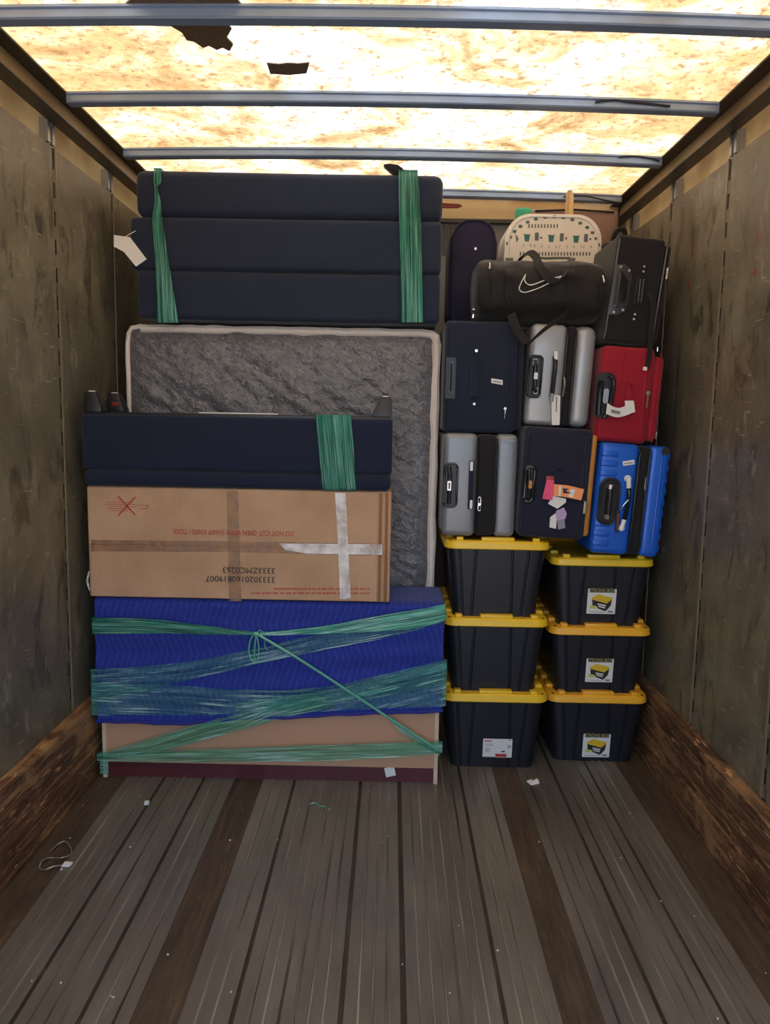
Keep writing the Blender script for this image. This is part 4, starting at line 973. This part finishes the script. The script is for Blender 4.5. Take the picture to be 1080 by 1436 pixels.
for P in (sw, si, [(628, 270), (660, 264), (690, 256), (713, 246)], [(640, 280), (670, 274), (695, 262), (713, 246)]):
    obj('swoosh_outline', tube(spline([don(*Q(q), .005) for q in P], 5), .0021, 6), WHITE, t)
def web(name, pts, wd, m=WEB, off=.004, par=None):
    U = [don(px-wd/2, py, off) for px, py in pts]; L = [don(px+wd/2, py, off) for px, py in pts]
    return obj(name, ribbon(U, L, 3, n=5), m, par or t)
web('strap', [(714, 362), (714, 380), (713, 400), (714, 425), (717, 446)], 11, off=.007); web('strap', [(801, 362), (800, 380), (800, 400), (799, 425), (797, 446)], 11, off=.007)
web('piping', [(690, 366), (689, 385), (688, 410), (689, 440)], 2.5, BLKC); web('piping', [(836, 366), (839, 390), (840, 415), (839, 440)], 2.5, BLKC)
def rib3(name, c3, wv, m=WEB, par=None, n=6):
    U = [Vector(p)+Vector(wv)/2 for p in c3]; L = [Vector(p)-Vector(wv)/2 for p in c3]; return obj(name, ribbon(U, L, 3, n=n), m, par or t)
def dd(px, py, y): p = at(px, py, DYc+y); return Vector((p.x-ox_, y, p.z-z0d))
rib3('handle', [dd(728, 366, -.10), dd(734, 357, -.11), dd(743, 354, -.12), dd(751, 360, -.15), dd(758, 375, -.20), dd(768, 389, -.222), dd(779, 394, -.226), dd(789, 389, -.226), dd(798, 372, -.20)], (.026, 0, .020))
rib3('handle', [dd(728, 366, .05), dd(738, 357, .03), dd(747, 356, .0), dd(760, 362, -.02), dd(780, 362, -.02), dd(800, 362, .0)], (.0, .02, .014))
rib3('shoulder_strap', [dd(717, 440, -.215), dd(722, 455, -.225), dd(730, 470, -.232), dd(738, 478, -.236), dd(741, 480, -.238)], (.032, 0, .014))
rib3('shoulder_strap', [dd(796, 438, -.215), dd(786, 446, -.222), dd(770, 457, -.23), dd(754, 470, -.236), dd(742, 482, -.24)], (.020, 0, .036))
for pts in ([(686, 370), (686.5, 374), (686, 378)], [(845, 387), (846, 392), (846.5, 397)], [(664, 434), (664, 440), (663, 446)]):
    obj('zip_pull', tube([don(*q, .006) for q in pts], .005, 6), CHROME, t)
obj('zip_pull', tube([don(*q, .006) for q in ((709, 414), (714, 420), (714, 427))], .0025, 6), BRASS, t)
# white printed bedding bag behind the duffel
c = Case('bedding_bag', 'white printed zip bag with rows of small dark motifs, standing behind the duffel', 707, 842, 300, 440, 3.66, 0, z0d+.0, None, 'storage bag')
w, h = c.w, c.h
def bagpts(k=1.0):
    return [(x*k, z) for x, z in rrect(-w/2, w/2, 0, h, .115, 10)]
bm = prism(bagpts(), 0, .22); bmesh.ops.bevel(bm, geom=[e for e in bm.edges if abs(e.verts[0].co.y-e.verts[1].co.y) < .001], offset=.022, segments=4, profile=.5, affect='EDGES')
obj('body', bm, BAGW, c.t, 50)
pp = [Vector((x, -.001, z)) for x, z in rrect(-w/2+.018, w/2-.018, .01, h-.012, .10, 10)]; obj('piping', tube(pp, .005, 6, closed=True), PAPER, c.t)
for k in range(15):
    a = math.radians(8+164*k/14); x = math.cos(a)*(w/2-.012); z = h-.15+math.sin(a)*.138
    if abs(math.cos(a)) < .8 or True: obj('piping_dot', rbox(x-.008, x+.008, -.004, .004, z-.006, z+.006, .002, 1), TEALP if k % 3 == 0 else GRYP, c.t)
for row, a0, a1 in ((317, 742, 785), (356, 730, 828)):
    bm = bmesh.new(); px = a0
    while px < a1: u = c.L(px, row); box(bm, u[0]-.003, u[0]+.003, -.0015, .001, u[1]-.008, u[1]+.008); px += 4.4
    obj('dash_row', bm, GRYP, c.t, 0)
for i, (px, py, k) in enumerate(((739, 334, 0), (753, 332, 1), (773, 335, 0), (788, 333, 1), (808, 336, 0), (822, 334, 1), (725, 334, 2))):
    u = c.L(px, py)
    if k == 0: obj('cup_motif', prism([(u[0]-.013, u[1]+.014), (u[0]+.013, u[1]+.014), (u[0]+.009, u[1]-.014), (u[0]-.009, u[1]-.014)], -.0015, .001), TEALP, c.t, 0); obj('motif_line', prism([(u[0]-.017, u[1]+.017), (u[0]+.017, u[1]+.017), (u[0]+.016, u[1]+.0145), (u[0]-.016, u[1]+.0145)], -.0015, .001), GRYP, c.t, 0)
    elif k == 1: obj('jar_motif', prism(rrect(u[0]-.009, u[0]+.008, u[1]-.017, u[1]+.018, .003, 2), -.0015, .001), GRYP, c.t, 0); obj('dot_motif', cyl((u[0]+.019, u[1]-.004), .005, -.0015, .001), GRYP, c.t, 0)
    else: obj('leaf_motif', prism([(u[0]-.008, u[1]+.02), (u[0]+.004, u[1]+.004), (u[0]+.008, u[1]-.004), (u[0]-.002, u[1]-.02)], -.0015, .001), GRYP, c.t, 0)
for (px, py) in ((739, 344), (755, 345), (775, 346), (790, 346), (810, 346), (824, 346)):
    for s in (-1, 1): u = c.L(px+s*4, py); obj('curl_motif', tube([(u[0], -.001, u[1]+.006), (u[0]+s*.005, -.001, u[1]+.001), (u[0]+s*.003, -.001, u[1]-.007)], .0012, 5), GRYP, c.t, 0)
J = c
# things glimpsed at the back
zb = max(E_.z1, F_.z1)
def lump(x0, x1, y0, y1, z0, z1, r, m, seed): return rbox(x0, x1, y0, y1, z0, z1, r, 4, 2, .012, 7, seed)
a, b = at(846, 330, 3.72), at(893, 330, 3.72)
t = thing('dark_backpack', 'soft dark brown-black bag wedged between printed bag and black suitcase', 'bag', ((a.x+b.x)/2, 3.70, F_.z1+.016))
hh = at(866, 336, 3.72).z-F_.z1-.016; ww = (b.x-a.x)/2
obj('body', lump(-ww, ww, .0, .20, 0, hh, .05, BLKC, 4), DUF, t, 60)
obj('carry_strap', tube(spline([(-.02, .1, hh-.02), (.0, .09, hh+.05), (.04, .1, hh+.06), (.055, .1, hh-.01)], 5), .012, 8), WEB, t)
a, b = at(742, 300, 3.95), at(871, 300, 3.95); zt4 = at(800, 291, 3.95).z
t = thing('mauve_case', 'mauve-brown fabric case standing at the very back against the front wall', 'suitcase', ((a.x+b.x)/2, 3.96, zb+.014))
obj('body', rbox((a.x-b.x)/2, (b.x-a.x)/2, 0, .03+.13, 0, zt4-zb-.014, .035, 5, 1, .004), MAUVE, t); obj('piping', tube([((a.x-b.x)/2+.03, .0, zt4-zb-.03), (0, -.003, zt4-zb-.022), ((b.x-a.x)/2-.03, .0, zt4-zb-.03)], .005, 6), BLKC, t)
p = at(798, 268, 3.91); q = at(800, 302, 3.91)
bm = prism([(p.x-.007, p.z), (p.x+.012, p.z+.003), (p.x+.021, p.z-.03), (q.x+.026, zb+.01), (q.x-.022, zb+.01), (q.x-.022, q.z)], 3.895, 3.935)
tag(obj('wooden_slat', bm, STICK), 'pale wooden slat sticking up behind the printed white bag', 'slat')
a, b = at(722, 300, 3.93), at(742, 300, 3.93)
tag(obj('teal_cloth_bag', lump(a.x, b.x+.01, 3.90, 3.955, zb+.012, at(745, 293, 3.93).z, .02, TEALC, 9), TEALC), 'scrap of teal green cloth poking out behind the printed white bag', 'cloth')

# ---------------------------------------------------------------- bits on the floor
p = atz(748, 1099)
bm = bmesh.new(); P = [(-.026, .012, .006), (-.008, .016, .012), (.008, .010, .008), (.016, .017, .016), (.024, .012, .010), (.024, -.004, .004), (.006, -.010, .003), (-.013, -.020, .003)]
V = [bm.verts.new(Vector(q)+Vector((p.x, p.y, 0))) for q in P]; cv = bm.verts.new((p.x, p.y, .013)); V2 = [bm.verts.new(v.co-Vector((0, 0, .0015))) for v in V]; cv2 = bm.verts.new((p.x, p.y, .0115))
for i in range(8): bm.faces.new((V[i], V[(i+1) % 8], cv)); bm.faces.new((V2[(i+1) % 8], V2[i], cv2)); bm.faces.new((V[i], V2[i], V2[(i+1) % 8], V[(i+1) % 8]))
tag(obj('paper_scrap', bm, PAPER, None, 0), 'crumpled scrap of white paper on the floor by the totes', 'paper scrap')
p = atz(206, 1129); tag(obj('foam_crumb', rbox(p.x-.009, p.x+.009, p.y-.008, p.y+.008, .0025, .016, .002, 2), PAPER), 'small pale cube of debris on the floor by the cabinet', 'debris')
p = atz(75, 1205)
t = thing('wire_coil', 'loose coil of thin grey wire with a white tag lying on the floor', 'wire', (p.x, p.y, 0))
pts = [(70, 1196), (82, 1187), (92, 1185), (100, 1193), (97, 1203), (86, 1208), (75, 1205), (66, 1207), (58, 1214), (56, 1220), (64, 1223), (76, 1220), (88, 1215)]
obj('wire', tube(spline([atz(*q)-Vector((p.x, p.y, -.005-.004*(i % 3))) for i, q in enumerate(pts)], 6), .0022, 6), ALU, t)
u = atz(94, 1214)-p; obj('tag', prism([(u.x-.016, .001), (u.x+.010, .001), (u.x+.018, .008), (u.x-.010, .010)], u.y-.009, u.y+.009), PAPER, t)
p = atz(445, 1132)
bm = tube(spline([(p.x-.03, p.y+.01, .006), (p.x-.01, p.y+.015, .010), (p.x+.008, p.y-.004, .006), (p.x+.03, p.y-.01, .009), (p.x+.035, p.y-.03, .006)], 6), .0028, 6)
tag(obj('green_shred', bm, WRAP), 'small green shred of stretch wrap on the ribbed floor', 'debris')
bm = bmesh.new()
for _ in range(70):
    x, y = random.uniform(-1.15, 1.1), random.uniform(.9, 3.0); s = random.uniform(.001, .0025); box(bm, x-s, x+s, y-s, y+s, .0005, .0005+s*1.2)
o = obj('floor_crumbs', bm, PAPER, fl, 0); o['kind'] = 'stuff'
